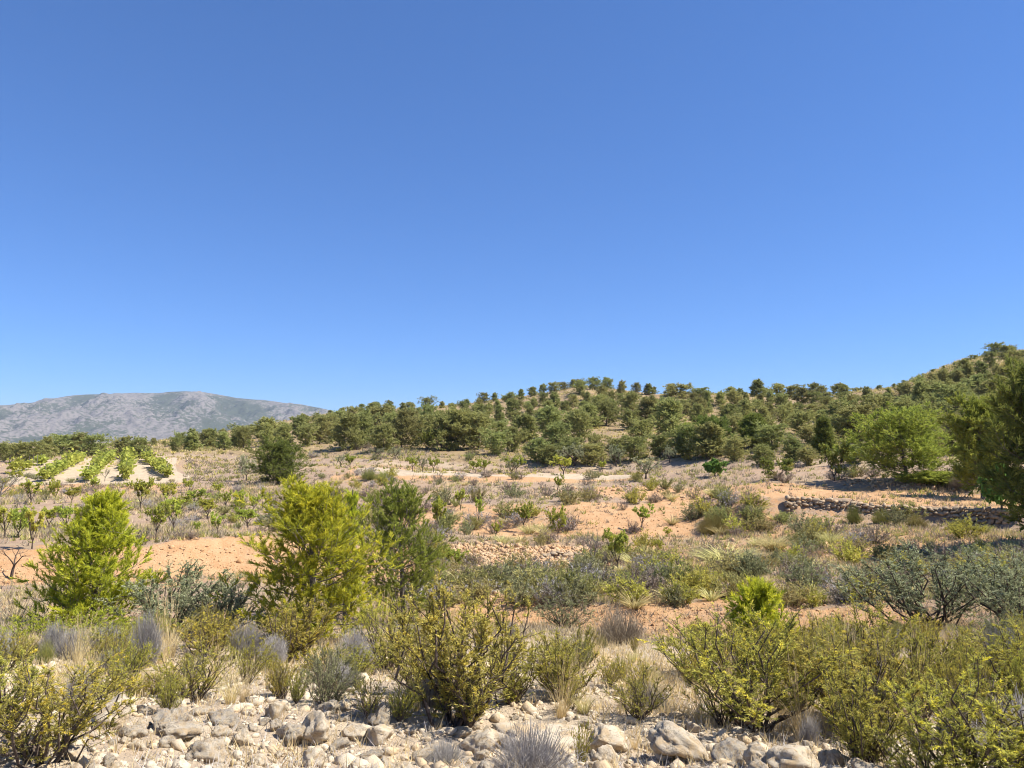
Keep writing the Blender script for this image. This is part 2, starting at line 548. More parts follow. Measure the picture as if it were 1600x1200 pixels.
M = dict(
    earth=ground_mat(), mountain=mountain_mat(),
    rock=rock_mat('limestone', (0.62, 0.52, 0.375), (0.55, 0.41, 0.245), (0.42, 0.385, 0.335)),
    wallstone=rock_mat('wall_limestone', (0.52, 0.40, 0.26), (0.48, 0.32, 0.18), (0.34, 0.285, 0.225), 4),
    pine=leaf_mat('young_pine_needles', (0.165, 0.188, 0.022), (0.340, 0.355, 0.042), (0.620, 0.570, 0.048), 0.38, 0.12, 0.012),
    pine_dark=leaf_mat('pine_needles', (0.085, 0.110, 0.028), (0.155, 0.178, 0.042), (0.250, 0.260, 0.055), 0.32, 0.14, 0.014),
    pine_mid=leaf_mat('mid_pine_needles', (0.125, 0.150, 0.032), (0.240, 0.265, 0.050), (0.380, 0.375, 0.060), 0.34, 0.1, 0.01),
    pine_hill=leaf_mat('hill_pine_needles', (0.160, 0.170, 0.060), (0.275, 0.275, 0.098), (0.350, 0.335, 0.115), 0.3, 0.2, 0.02),
    almond=leaf_mat('almond_leaves', (0.165, 0.190, 0.040), (0.290, 0.305, 0.065), (0.420, 0.410, 0.070), 0.4, 0.2, 0.02),
    fig=leaf_mat('fig_leaves', (0.075, 0.135, 0.030), (0.125, 0.200, 0.045), (0.170, 0.250, 0.060), 0.4, 0.1, 0.01),
    vine=leaf_mat('vine_leaves', (0.145, 0.168, 0.035), (0.235, 0.250, 0.052), (0.300, 0.300, 0.060), 0.4, 0.1, 0.01),
    olive=leaf_mat('olive_leaves', (0.185, 0.200, 0.100), (0.320, 0.330, 0.190), (0.420, 0.420, 0.260), 0.2, 0.15, 0.015),
    rosemary=leaf_mat('rosemary_leaves', (0.185, 0.180, 0.048), (0.360, 0.330, 0.075), (0.600, 0.500, 0.055), 0.35, 0.12, 0.015),
    yellow=leaf_mat('yellow_bush_leaves', (0.170, 0.160, 0.025), (0.300, 0.270, 0.035), (0.460, 0.380, 0.040), 0.35, 0.12, 0.01),
    scrub=leaf_mat('scrub_leaves', (0.155, 0.155, 0.060), (0.285, 0.265, 0.095), (0.380, 0.350, 0.100), 0.3, 0.2, 0.03),
    greygreen=leaf_mat('grey_green_leaves', (0.145, 0.150, 0.072), (0.250, 0.250, 0.125), (0.330, 0.320, 0.170), 0.25, 0.15, 0.015),
    dry=leaf_mat('dry_grey_twigs', (0.260, 0.235, 0.210), (0.440, 0.410, 0.375), (0.600, 0.570, 0.530), 0.1, 0.18, 0.01),
    brownscrub=leaf_mat('dry_brown_scrub', (0.184, 0.144, 0.109), (0.299, 0.247, 0.196), (0.414, 0.345, 0.253), 0.15, 0.2, 0.015),
    straw=leaf_mat('straw', (0.360, 0.280, 0.140), (0.500, 0.410, 0.210), (0.620, 0.530, 0.310), 0.3, 0.12, 0.01),
    esparto=leaf_mat('esparto_blades', (0.253, 0.241, 0.103), (0.460, 0.402, 0.184), (0.598, 0.517, 0.253), 0.25, 0.12, 0.015),
    clod=bark_mat('orange_clods', (0.40, 0.22, 0.10), (0.54, 0.38, 0.22), 3),
    rubble=rock_mat('rubble_limestone', (0.54, 0.37, 0.215), (0.48, 0.29, 0.145), (0.41, 0.30, 0.205), 4),
    bark=bark_mat('dark_bark', (0.055, 0.042, 0.033), (0.15, 0.115, 0.09)),
    pinebark=bark_mat('grey_pine_bark', (0.12, 0.10, 0.085), (0.26, 0.225, 0.19)),
    wood=bark_mat('brown_stems', (0.075, 0.055, 0.042), (0.20, 0.155, 0.12), 60),
    greywood=bark_mat('weathered_wood', (0.16, 0.14, 0.12), (0.33, 0.29, 0.25), 40),
)

# ------------------------------------------------------------------ naming and labelling
THINGS = []          # (object, what it is, where it is, bearing) for the ones told apart by order
def link(name, me, parent=None):
    o = bpy.data.objects.new(name, me)
    C.objects.link(o)
    if parent: o.parent = parent
    return o

def tag(o, label=None, cat=None, group=None, kind=None):
    if label: o['label'] = label
    if cat: o['category'] = cat
    if group: o['group'] = group
    if kind: o['kind'] = kind
    return o

def put(proto, loc, scale=1.0, rz=None, label=None, what=None, where=None, cat=None, group=None, tilt=0.0):
    """stand one plant or rock at a place; PROTO = (name, own mesh or None, [(part name, mesh)], category, group)"""
    name, me, parts, pcat, pgroup = proto
    o = link(name, me)
    o.location = loc[:3]
    s = scale if hasattr(scale, '__len__') else (scale, scale, scale)
    o.scale = s
    o.rotation_euler = (random.uniform(-tilt, tilt), random.uniform(-tilt, tilt), random.uniform(0, 6.283) if rz is None else rz)
    for pn, pm in parts: link(pn, pm, o)
    tag(o, label, cat or pcat, group or pgroup, 'thing')
    if not label: THINGS.append((o, what, where, math.atan2(loc[0], loc[1])))
    return o

ORD = ('first second third fourth fifth sixth seventh eighth ninth tenth eleventh twelfth thirteenth fourteenth fifteenth sixteenth seventeenth '
       'eighteenth nineteenth twentieth').split()
ORD += ['twenty-' + o for o in ORD[:9]] + ['thirtieth'] + ['thirty-' + o for o in ORD[:9]] + ['fortieth'] + ['forty-' + o for o in ORD[:9]] + ['fiftieth']
def name_them():
    b = {}
    for t in THINGS: b.setdefault((t[1], t[2]), []).append(t)
    for (what, where), ts in b.items():
        ts.sort(key=lambda t: t[3])
        for i, t in enumerate(ts):
            t[0]['label'] = f'{what} {where}' if len(ts) == 1 else f'{ORD[min(i, 49)]} {what} from the left {where}'

# ------------------------------------------------------------------ ground, mountain
def build_ground():
    front = np.linspace(-0.80, 0.80, 720)
    back = np.linspace(0.80, 2 * math.pi - 0.80, 60)[1:-1]
    az = np.concatenate([front, back])
    ra = np.concatenate([np.exp(np.linspace(math.log(0.4), math.log(2.6), 10))[:-1], np.exp(np.linspace(math.log(2.6), math.log(340), 410))[:-1],
                         np.exp(np.linspace(math.log(340), math.log(7000), 40))])
    A, RR = np.meshgrid(az, ra)
    x, y = (RR * np.sin(A)).ravel(), (RR * np.cos(A)).ravel()
    z, k, u = land(x, y)
    RR0 = np.append(RR.ravel(), 0.4)
    x, y, z, k, u = (np.append(a, b) for a, b in ((x, 0.0), (y, 0.0), (z, z[:len(az)].mean()), (k, 0.0), (u, 800.0)))
    u = u + 38 * fbm(x / (0.6 + RR0 * 0.05), y / (0.6 + RR0 * 0.05), octs=4)
    k = k + 0.16 * fbm(x / (0.5 + RR0 * 0.03) + 40, y / (0.5 + RR0 * 0.03), octs=4)
    def win(v, a, b, w): return sstep(a - w, a + w, v) * (1 - sstep(b - w, b + w, v))
    big = fbm(x / 9, y / 9, octs=3) * 0.5
    ora = 0.38 + 0.26 * big
    ora = np.maximum(ora, win(k, 4.75, 6.05, 0.08) * (0.45 + 0.75 * win(u, 660, 1420, 30)))
    ora = np.maximum(ora, win(k, 6.75, 8.02, 0.08) * (1.2 * (1 - sstep(425, 450, u)) + 0.75 * sstep(425, 450, u)))
    ora = np.maximum(ora, win(k, 7.5, 8.55, 0.1) * win(u, 1335, 1640, 25) * 1.15)
    ora = np.maximum(ora, win(k, 8.72, 10.15, 0.1) * win(u, 845, 1110, 18) * 1.15)
    ora = np.maximum(ora, win(k, 8.6, 10.2, 0.15) * win(u, 560, 860, 40) * 0.62)
    ora = np.maximum(ora, win(k, 10.0, 11.1, 0.08) * (1.25 * sstep(1120, 1170, u) + 0.75 * win(u, 960, 1130, 30)))
    ora = np.maximum(ora, win(k, 11.6, 12.7, 0.1) * win(u, 545, 1010, 20) * 1.0)
    ora = np.maximum(ora, win(k, 11.0, 12.1, 0.1) * win(u, -50, 300, 20) * 0.85)
    ora = ora * (1 - sstep(13.1, 13.8, k) * 0.6)
    pal = 1.3 * (1 - sstep(4.1, 4.8, k)) + 0.12
    pal = np.maximum(pal, win(k, 11.95, 13.05, 0.05) * win(u, 8, 285, 9) * 1.5)
    pal = np.maximum(pal, win(k, 11.9, 12.7, 0.08) * win(u, 560, 1010, 25) * 0.72)
    pal = np.maximum(pal, win(k, 7.0, 8.0, 0.08) * win(u, 690, 905, 15) * 0.30)
    pal = np.maximum(pal, win(k, 13.0, 14.2, 0.2) * (0.42 + 0.3 * big))
    stw = sstep(13.3, 14.2, k) * (0.86 + 0.35 * big)
    stw = np.maximum(stw, 0.16 + 0.2 * big)
    g = Geo()
    na, nr = len(az), len(ra)
    i = np.arange(nr - 1)[:, None] * na
    j = np.arange(na)[None]
    j1 = (j + 1) % na
    a, b, c, d = i + j, i + j1, i + na + j1, i + na + j
    f = np.concatenate([np.stack([a, d, c], -1).reshape(-1, 3), np.stack([a, c, b], -1).reshape(-1, 3)])
    jj = np.arange(na)
    fc = np.stack([np.full(na, nr * na), jj, (jj + 1) % na], 1)
    g.add(np.stack([x, y, z], 1), np.concatenate([f, fc]), np.clip(np.stack([ora, pal, stw], 1), 0, 1.5))
    o = link('terraced_ground', g.mesh('terraced_ground', M['earth'], True, 'soil'))
    tag(o, 'dry terraced valley floor of orange earth, pale limestone and straw rising into a hill', kind='structure')

MT = [(-700, 668), (-400, 655), (-200, 642), (0, 633), (40, 630), (80, 623), (120, 617), (165, 614.5), (220, 614.5), (270, 612.5), (305, 611), (330, 613.5), (380, 624), (405, 624), (430, 628), (470, 631), (505, 639), (560, 652), (640, 668), (800, 690)]
def build_mountain():
    g = Geo()
    us = np.linspace(-700, 800, 520)
    ts = np.linspace(0, 1, 90)
    crest = np.interp(us, [p[0] for p in MT], [p[1] for p in MT])
    crest = np.convolve(np.pad(crest, 6, 'edge'), np.ones(13) / 13, 'valid')
    U, T = np.meshgrid(us, ts)
    a = az_of(U)
    r = 4000 + 1500 * T
    zc = z_of(np.clip(U, -700, 1600), np.broadcast_to(crest, U.shape), 5500.0)
    x, y = r * np.sin(a), r * np.cos(a)
    gul = 1 - np.abs(fbm(x / 420 + 0.4 * fbm(x / 900, y / 900), y / 1500, octs=4))
    rid = fbm(x / 130, y / 160, octs=4)
    prof = T ** 0.85
    z = -18 + (zc + 18) * prof
    amp = np.sin(np.pi * np.clip(T, 0, 1)) ** 0.8
    z = z + amp * (gul - 0.55) * 75 + (amp * 20 + 3) * rid + amp * 16 * fbm(x / 38, y / 60, octs=3)
    zb = np.full_like(us, -20.0)
    g.add(np.stack([x, y, z], -1).reshape(-1, 3), _grid(len(ts), len(us)), np.stack([np.clip(1.15 - gul + 0.12 * rid, 0, 1).ravel()] * 3, 1))
    # the far side
    xb, yb = x[-1] * 1.35, y[-1] * 1.35
    v2 = np.concatenate([np.stack([x[-1], y[-1], z[-1]], 1), np.stack([xb, yb, zb], 1)])
    g.add(v2, _grid(2, len(us)), np.full((len(v2), 3), 0.5))
    o = link('mountain', g.mesh('mountain', M['mountain'], True))
    tag(o, 'long bare grey limestone mountain beyond the plain', kind='structure')

def _grid(nr, nc):
    i = np.arange(nr - 1)[:, None] * nc
    j = np.arange(nc - 1)[None]
    a, b, c, d = i + j, i + j + 1, i + nc + j + 1, i + nc + j
    return np.concatenate([np.stack([a, b, c], -1).reshape(-1, 3), np.stack([a, c, d], -1).reshape(-1, 3)])

build_ground()
build_mountain()

# ------------------------------------------------------------------ plants
def pine(seed, H=3.0, W=1.0, base=0.08, limbs=60, sub=8, tufts=3, needles=24, nl=0.075, nw=0.008, tl=0.14, form='cone', mat='pine', bark='pinebark', lean=0.05, gap=0.25, tip=0.6, up=0.5, shoot=55, lob=0.72):
    rng = np.random.default_rng(seed)
    tr, cr = Geo(), Geo()
    ts = np.linspace(0, 1, 9)
    ph = rng.uniform(0, 6.28, 2)
    px = lean * H * (ts ** 1.5) * math.cos(ph[0]) + 0.015 * H * np.sin(ts * 7 + ph[1]) * ts
    py = lean * H * (ts ** 1.5) * math.sin(ph[0]) + 0.015 * H * np.cos(ts * 6 + ph[0]) * ts
    trunk = np.stack([px, py, ts * H * 0.95 - 0.1 * (1 - ts)], 1)
    tube(tr, trunk, 0.022 * H * (1 - ts * 0.9) + 0.004, 7)
    P0, P1, A0, A1, ra = [], [], [], [], []
    lobes = rng.uniform(lob, 1.15, 16)
    for i in range(limbs):
        h = base + (0.985 - base) * ((i + rng.uniform(0, 1)) / limbs) ** 0.9
        az = i * 2.39996 + rng.normal() * 0.35
        if form == 'cone': e = (1 - h) ** 0.62 * (0.55 + 0.45 * min(1, (h - base) / 0.16 + 0.25))
        elif form == 'round': e = math.sqrt(max(0.02, 1 - ((h - 0.50) / 0.52) ** 2))
        elif form == 'umbrella': e = math.sqrt(max(0.02, 1 - ((h - 0.62) / 0.42) ** 2)) * (1 if h > 0.35 else 0.6)
        else: e = (1 - h) ** 0.45 * (0.8 if h < 0.2 else 1)
        L = W * e * rng.uniform(0.62, 1.1) * lobes[int(az / 6.2832 * 8) % 8 + (8 if h > 0.5 else 0)]
        if rng.random() < gap * 0.5: L *= 0.55
        b = np.array([np.interp(h * 0.93, ts, trunk[:, 0]), np.interp(h * 0.93, ts, trunk[:, 1]), np.interp(h * 0.93, ts, trunk[:, 2])])
        el = R(8 + 50 * h ** 1.6 + rng.normal() * 9) * (1 if form != 'umbrella' else 0.9)
        d = np.array([math.cos(az) * math.cos(el), math.sin(az) * math.cos(el), math.sin(el)])
        end = b + d * L + np.array([0, 0, L * 0.22 * up])
        mid = b + d * L * 0.5 - np.array([0, 0, L * 0.06])
        pts = bez(b, mid, end, np.linspace(0, 1, 5))
        tube(tr, pts, np.linspace(0.0075 * H * (1 - h * 0.7) * max(0.35, L / W), 0.003 * H ** 0.5 * 0.6, 5), 4)
        ns = max(3, int(sub * (0.4 + L / W)))
        for s in range(ns):
            t = rng.uniform(0.28, 1.0) if s else 1.0
            p = bez(b, mid, end, [t])[0]
            dd = nrm(nrm(end - mid) * 0.8 + rng.normal(size=3) * 0.75 + np.array([0, 0, up]))
            l = L * rng.uniform(0.12, 0.30) * (1.25 - 0.5 * t) + tl * 0.5
            q = p + dd * l
            P0.append(p); P1.append(q); ra.append(h)
            for k in range(tufts):
                tt = rng.uniform(0.35, 1) if k else 1.0
                pp = p + (q - p) * tt
                d2 = nrm(dd + rng.normal(size=3) * (0.55 if k else 0.12) + np.array([0, 0, up * 0.6]))
                A0.append(pp); A1.append(pp + d2 * tl * rng.uniform(0.7, 1.25))
    P0, P1, A0, A1 = map(np.array, (P0, P1, A0, A1))
    prisms(tr, P0, P1, 0.0022 * H ** 0.5, 0.0014 * H ** 0.5)
    n = len(A0)
    prisms(tr, A0, A1, 0.0014 * H ** 0.5, 0.001 * H ** 0.5)
    p, d, u = along(rng, A0, A1, needles, A1 - A0, 0.05, 1.0, 14, shoot)
    tint = np.stack([np.clip(rng.beta(2, 2, n), 0, 1), np.clip(rng.normal(0.5, 0.35, n), 0, 1) * tip, rng.random(n)], 1)
    tint = np.repeat(tint, needles, 0)
    tint[:, 0] = np.clip(tint[:, 0] + rng.normal(size=len(tint)) * 0.15, 0, 1)
    tint[:, 1] *= sstep(0.15, 0.8, u)
    leaves(cr, p, d, nl * rng.uniform(0.75, 1.2, len(p)), nw, rng, tint)
    allv = np.concatenate(cr.v)
    fz = H / np.percentile(allv[:, 2], 99.9)
    fx = W / np.percentile(np.hypot(allv[:, 0], allv[:, 1]), 97)
    for gg in (tr, cr): gg.v = [v * np.array([fx, fx, fz]) for v in gg.v]
    return [('trunk', tr.mesh('trunk', M[bark], True)), ('crown', cr.mesh('crown', M[mat]))]

def broadleaf(seed, H=2.5, W=1.1, trunk=0.28, r=0.06, forks=4, n2=5, n3=5, n4=3, leaf=0.09, lw=0.035, per=9, mat='almond', bark='bark', spread=0.75, up=0.55, droop=0.0, bare=0.0, stems=1, shape=None):
    rng = np.random.default_rng(seed)
    tr, cr = Geo(), Geo()
    limbs = []
    for s in range(stems):
        off = np.zeros(3) if stems == 1 else np.array([*(rng.normal(size=2) * 0.05 * W), 0])
        k = rng.uniform(-0.12, 0.12, 2) * H * trunk if stems == 1 else rng.normal(size=2) * 0.35 * W * trunk
        top = off + np.array([k[0], k[1], H * trunk * rng.uniform(0.85, 1.1)])
        pts = bez(off - np.array([0, 0, 0.12]), off + np.array([k[0] * 0.1, k[1] * 0.1, H * trunk * 0.5]), top, np.linspace(0, 1, 5))
        tube(tr, pts, np.linspace(r * 1.25, r * 0.8, 5) / (1 if stems == 1 else 1.8), 7)
        a0 = rng.uniform(0, 6.28)
        for i in range(forks):
            az = a0 + i * 6.283 / forks + rng.normal() * 0.35
            sp = spread * rng.uniform(0.6, 1.25)
            d = nrm(np.array([math.cos(az) * sp + k[0] / H, math.sin(az) * sp + k[1] / H, 1.0]))
            limbs.append((top, d, H * (1 - trunk) * rng.uniform(0.5, 0.72), r * 0.6 / (1 if stems == 1 else 1.8)))
    lv = limbs
    tw0, tw1 = [], []
    for depth, nn in enumerate((n2, n3, n4)):
        nxt = []
        for (p, d, L, rr) in lv:
            bend = nrm(d + rng.normal(size=3) * 0.25 + np.array([0, 0, up * 0.4]))
            q = p + nrm(d + bend) * L
            m = p + d * L * 0.5
            if depth < 2: tube(tr, bez(p, m, q, np.linspace(0, 1, 4)), np.linspace(rr, rr * 0.45, 4), 5 if depth == 0 else 4)
            else:
                tw0.append(p); tw1.append(q)
            for i in range(nn):
                t = rng.uniform(0.35, 1) if i else 1.0
                pp = bez(p, m, q, [t])[0]
                dd = nrm(bend + rng.normal(size=3) * spread * 0.85 + np.array([0, 0, up * 0.6 - droop * depth]))
                nxt.append((pp, dd, L * rng.uniform(0.34, 0.58), rr * 0.5))
        lv = nxt
    p0 = np.array([a[0] for a in lv]); dd = np.array([a[1] for a in lv]); LL = np.array([a[2] for a in lv])
    p1 = p0 + dd * LL[:, None] * 0.9
    prisms(tr, np.array(tw0), np.array(tw1), r * 0.13, r * 0.07)
    prisms(tr, p0, p1, r * 0.08, r * 0.04)
    keep = rng.random(len(p0)) >= bare
    p0, p1, dd = p0[keep], p1[keep], dd[keep]
    parts = [('trunk', tr.mesh('trunk', M[bark], True))]
    if len(p0) and per:
        n = len(p0)
        p, d, u = along(rng, p0, p1, per, dd, 0.1, 1.05, 25, 85)
        tint = np.repeat(np.stack([rng.beta(2, 2, n), np.clip(rng.normal(0.2, 0.3, n), 0, 1), rng.random(n)], 1), per, 0)
        tint[:, 0] = np.clip(tint[:, 0] + rng.normal(size=len(tint)) * 0.2, 0, 1)
        leaves(cr, p, d + np.array([0, 0, -0.15 * droop]), leaf * rng.uniform(0.7, 1.2, len(p)), lw, rng, tint, True)
        parts.append(('crown', cr.mesh('crown', M[mat])))
    return parts

def shrub(seed, H=1.0, W=0.8, stems=22, twigs=14, per=26, leaf=0.024, lw=0.006, tl=0.15, upright=0.6, bare=0.3, tip=0.5, mat='rosemary', bark='wood', sr=0.010, dead=0.15, flat=0.35):
    rng = np.random.default_rng(seed)
    st, fo = Geo(), Geo()
    T0, T1, tp = [], [], []
    for i in range(stems):
        az = i * 2.39996 + rng.normal() * 0.5
        q = math.sqrt((i + rng.random()) / stems)
        h = H * rng.uniform(0.62, 1.0) * (1 - flat * q * q)
        b = np.array([math.cos(az), math.sin(az), 0]) * 0.06 * W * rng.random() - np.array([0, 0, 0.05])
        e = np.array([math.cos(az) * q * W / 2, math.sin(az) * q * W / 2, h])
        m = np.array([e[0] * 0.55, e[1] * 0.55, h * 0.42]) + rng.normal(size=3) * 0.06 * W
        pts = bez(b, m, e, np.linspace(0, 1, 6))
        pts[1:-1] += rng.normal(size=(4, 3)) * 0.026 * H
        tube(st, pts, np.linspace(sr * rng.uniform(0.6, 1.2), sr * 0.2, 6), 4)
        for k in range(twigs):
            t = bare + (1 - bare) * rng.random() ** 0.8 if k else 1.0
            p = bez(b, m, e, [t])[0]
            d = nrm(nrm(e - m) + rng.normal(size=3) * 0.7 + np.array([math.cos(az), math.sin(az), 0]) * 0.15 + np.array([0, 0, upright]))
            T0.append(p); T1.append(p + d * tl * rng.choice([0.35, 0.6, 0.9, 1.2, 1.7]) * rng.uniform(0.8, 1.2)); tp.append(t)
    T0, T1, tp = np.array(T0), np.array(T1), np.array(tp)
    prisms(st, T0, T1, sr * 0.2, sr * 0.1)
    n = len(T0)
    alive = rng.random(n) > dead
    T0, T1, tp = T0[alive], T1[alive], tp[alive]
    n = len(T0)
    p, d, u = along(rng, T0, T1, per, T1 - T0, 0.12, 1.04, 22, 62)
    yel = np.clip(rng.normal(0.15, 0.45, n), 0, 1) * tip * (0.4 + 0.6 * tp)
    tint = np.repeat(np.stack([rng.beta(2, 2, n), yel, rng.random(n)], 1), per, 0)
    tint[:, 0] = np.clip(tint[:, 0] + rng.normal(size=len(tint)) * 0.18, 0, 1)
    tint[:, 1] *= sstep(0.1, 0.7, u)
    leaves(fo, p, d, leaf * rng.uniform(0.75, 1.2, len(p)), lw, rng, tint)
    return [('stem', st.mesh('stem', M[bark], True)), ('foliage', fo.mesh('foliage', M[mat]))]

def broom(seed, H=0.8, W=0.5, n=700, fork=3, mat='dry', rad=0.0025, curl=0.35, top=0.55):
    """dense dome of thin bare shoots"""
    rng = np.random.default_rng(seed)
    g = Geo()
    az = rng.uniform(0, 6.283, n)
    q = np.sqrt(rng.random(n))
    hor = np.stack([np.cos(az), np.sin(az), 0 * az], 1)
    b = hor * (q * W * 0.10)[:, None]
    b[:, 2] = -0.04
    h = H * (1 - top * q ** 2.2) * rng.choice([0.55, 0.75, 0.9, 1.0, 1.1], n) * rng.uniform(0.9, 1.1, n) * (1 + 0.22 * np.sin(az * 3 + seed) * q)
    e = hor * (q * W / 2 * (1 + 0.25 * np.sin(az * 2 + seed * 1.7)))[:, None] + rng.normal(size=(n, 3)) * 0.07 * W
    e[:, 2] = h
    m = hor * (q * W * 0.40)[:, None] + rng.normal(size=(n, 3)) * 0.03 * W
    m[:, 2] = h * (0.5 - curl * 0.3)
    t = np.stack([rng.beta(2, 2, n), np.clip(rng.normal(0.1, 0.3, n), 0, 1), rng.random(n)], 1)
    P = [b * (1 - s) ** 2 + m * 2 * s * (1 - s) + e * s * s for s in (0, 0.35, 0.7, 1)]
    for i in range(3): prisms(g, P[i], P[i + 1], rad * (1.25 - 0.3 * i), rad * (0.95 - 0.3 * i), t)
    for k in range(fork):
        s = rng.uniform(0.45, 0.95, n)[:, None]
        p = b * (1 - s) ** 2 + m * 2 * s * (1 - s) + e * s * s
        d = nrm(nrm(e - m) + rng.normal(size=(n, 3)) * 0.4 + np.array([0, 0, 0.3]))
        tt = t.copy(); tt[:, 1] = np.clip(tt[:, 1] + 0.15, 0, 1)
        prisms(g, p, p + d * (H * rng.uniform(0.08, 0.2, n))[:, None], rad * 0.6, rad * 0.25, tt)
    return g.mesh('dry_bush', M[mat])

def tuft(seed, H=0.8, W=0.5, n=160, w=0.005, mat='straw', droop=0.5, stand=0.8, heads=0):
    rng = np.random.default_rng(seed)
    g = Geo()
    az = rng.uniform(0, 6.283, n)
    q = np.sqrt(rng.random(n))
    hor = np.stack([np.cos(az), np.sin(az), 0 * az], 1)
    b = hor * (q * 0.12 * W)[:, None]
    b[:, 2] = -0.03
    d0 = nrm(hor * (q * W / H * (1 - stand * 0.6))[:, None] + np.array([0, 0, 1]) + rng.normal(size=(n, 3)) * 0.06)
    d1 = nrm(hor * (q * W / H * 1.6)[:, None] + np.array([0, 0, 1 - droop * 1.6]) + rng.normal(size=(n, 3)) * 0.15)
    L = H * rng.uniform(0.55, 1.08, n)
    t = np.stack([rng.beta(2, 2, n), np.clip(rng.normal(0.2, 0.3, n), 0, 1), rng.random(n)], 1)
    ribbons(g, b, d0, d1, L, w, rng, t, 4)
    if heads:
        k = rng.choice(n, heads, replace=False)
        bb = b[k]
        dd = nrm(d0[k] + np.array([0, 0, 0.8]))
        e = bb + dd * (L[k] * 1.25)[:, None]
        prisms(g, bb, e, w * 0.28, w * 0.18, t[k])
        p, d, u = along(rng, bb + (e - bb) * 0.86, e, 10, dd, 0, 1, 8, 25)
        leaves(g, p, d, H * 0.05, w * 1.2, rng, np.repeat(t[k], 10, 0))
    return g.mesh('grass_tussock', M[mat])

_ico = {}
def ico(sub):
    if sub not in _ico:
        import bmesh
        bm = bmesh.new()
        bmesh.ops.create_icosphere(bm, subdivisions=sub, radius=1)
        bm.verts.ensure_lookup_table()
        v = np.array([x.co[:] for x in bm.verts])
        f = np.array([[w.index for w in p.verts] for p in bm.faces])
        bm.free()
        _ico[sub] = (v, f)
    return _ico[sub]

def rock_shape(seed, sub=4, planes=13, rough=0.05, squash=(1, 1, 1), sharp=0.0):
    rng = np.random.default_rng(seed)
    v, f = ico(sub)
    n = nrm(rng.normal(size=(planes, 3)))
    d = rng.uniform(0.55, 0.95, planes)
    dot = v @ n.T
    rr = np.where(dot > 0.05, d[None] / np.maximum(dot, 0.05), 9)
    k = 26 if not sharp else 90
    r = (np.sum(np.minimum(rr, 3) ** -k, 1) + 1.25 ** -k) ** (-1 / k)
    o = rng.uniform(0, 50, 3)
    r = r * (1 + rough * fbm(*(v * 2.2 + o).T, octs=3) + rough * 0.45 * fbm(*(v * 6 + o).T, octs=4, gain=0.62))
    # pits and ledges
    r = r - 0.05 * sstep(0.35, 0.75, fbm(*(v * 4.5 + o[::-1]).T, octs=2))
    return v * r[:, None] * np.array(squash), f

def px(p, r): return p * r / FPX

def P(name, parts, cat, group=None):
    return (name, None, parts, cat, group)

def at_or(u, v, r=None):
    return at(u, v) if r is None else at_r(u, r)

# ---- pines near the camera
near_pines = [
    # column, base row, top row, distance, half width px, seed, form, material, label
    (158, 985, 766, 11.5, 72, 3, 'cone', 'pine', 'young bright green pine left of the grey-green olive thicket, above grey dry bushes', dict(gap=0.35, limbs=115, tip=0.4)),
    (492, 1022, 746, 9.6, 112, 5, 'cone2', 'pine', 'tall yellow-green young pine with open crown behind the pale grey domed bush', dict(gap=0.6, limbs=118, lob=0.6)),
    (632, 965, 750, 12.6, 66, 8, 'round', 'pine_mid', 'darker bushy pine just behind the right shoulder of the tall yellow-green pine', dict(gap=0.3, limbs=90, tip=0.12)),
    (1178, 1085, 904, 7.0, 58, 12, 'cone', 'pine', 'small vivid lime green pine top rising out of the brown-stemmed rosemary', dict(gap=0.3, limbs=40, tip=0.75)),
    (545, 960, 765, 13.4, 45, 9, 'cone', 'pine', 'slim olive green pine squeezed between the two larger young pines', dict(gap=0.5, limbs=40)),
]
for (u, vb, vt, r, hw, seed, form, mat, lab, kw) in near_pines:
    x, y, z, r = at_r(u, r)
    top = z_of(u, vt, r)
    h = top - z
    parts = pine(seed, H=h, W=px(hw, r), base=0.03, sub=7, tufts=3, shoot=46, needles=30, nl=0.055, nw=0.009, tl=0.13, form=form, mat=mat, up=0.75, **kw)
    put(P('pine_tree', parts, 'tree', 'young pines among the near shrubs'), (x, y, z), 1.0, 0.0, lab)

# ---- pines of the middle distance
mid_pines = [
    (438, 757, 680, 62, 46, 21, 'round', 'pine_dark', 'round dark pine standing alone beside a grey olive above the almond field', dict(base=0.02, gap=0.25)),
    (1412, 766, 630, 46.2, 78, 22, 'round', 'pine_mid', 'broad bright green pine on the bank above the orange terrace', dict(base=0.13, gap=0.3, tip=0.4, limbs=120)),
    (1455, 768, 735, 45.0, 44, 23, 'cone', 'pine_mid', 'low spreading pine skirt at the foot of the broad bright pine', dict(base=0.0, gap=0.2, tip=0.4)),
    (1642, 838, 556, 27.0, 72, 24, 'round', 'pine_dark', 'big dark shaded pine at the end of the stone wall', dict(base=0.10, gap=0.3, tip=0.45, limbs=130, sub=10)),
    (1530, 745, 616, 41.0, 40, 25, 'round', 'pine_mid', 'light green pine peeping out from behind the big dark pine', dict(base=0.1, gap=0.3, tip=0.4)),
    (1288, 718, 652, 66, 16, 26, 'cone', 'pine_dark', 'small upright dark pine on straw grass at the foot of the hill', dict(base=0.03)),
    (1112, 722, 648, 72, 34, 27, 'round', 'pine_dark', 'dark pine above the bright green fig at the foot of the hill', dict(base=0.03)),
    (1072, 718, 660, 76, 20, 28, 'cone', 'pine_mid', 'slender lighter green pine at the hill foot, left of the fig', dict(base=0.03, tip=0.2)),
    (1175, 712, 645, 76, 24, 29, 'cone', 'pine_dark', 'upright mid green pine right of the fig at the hill foot', dict(base=0.03)),
]
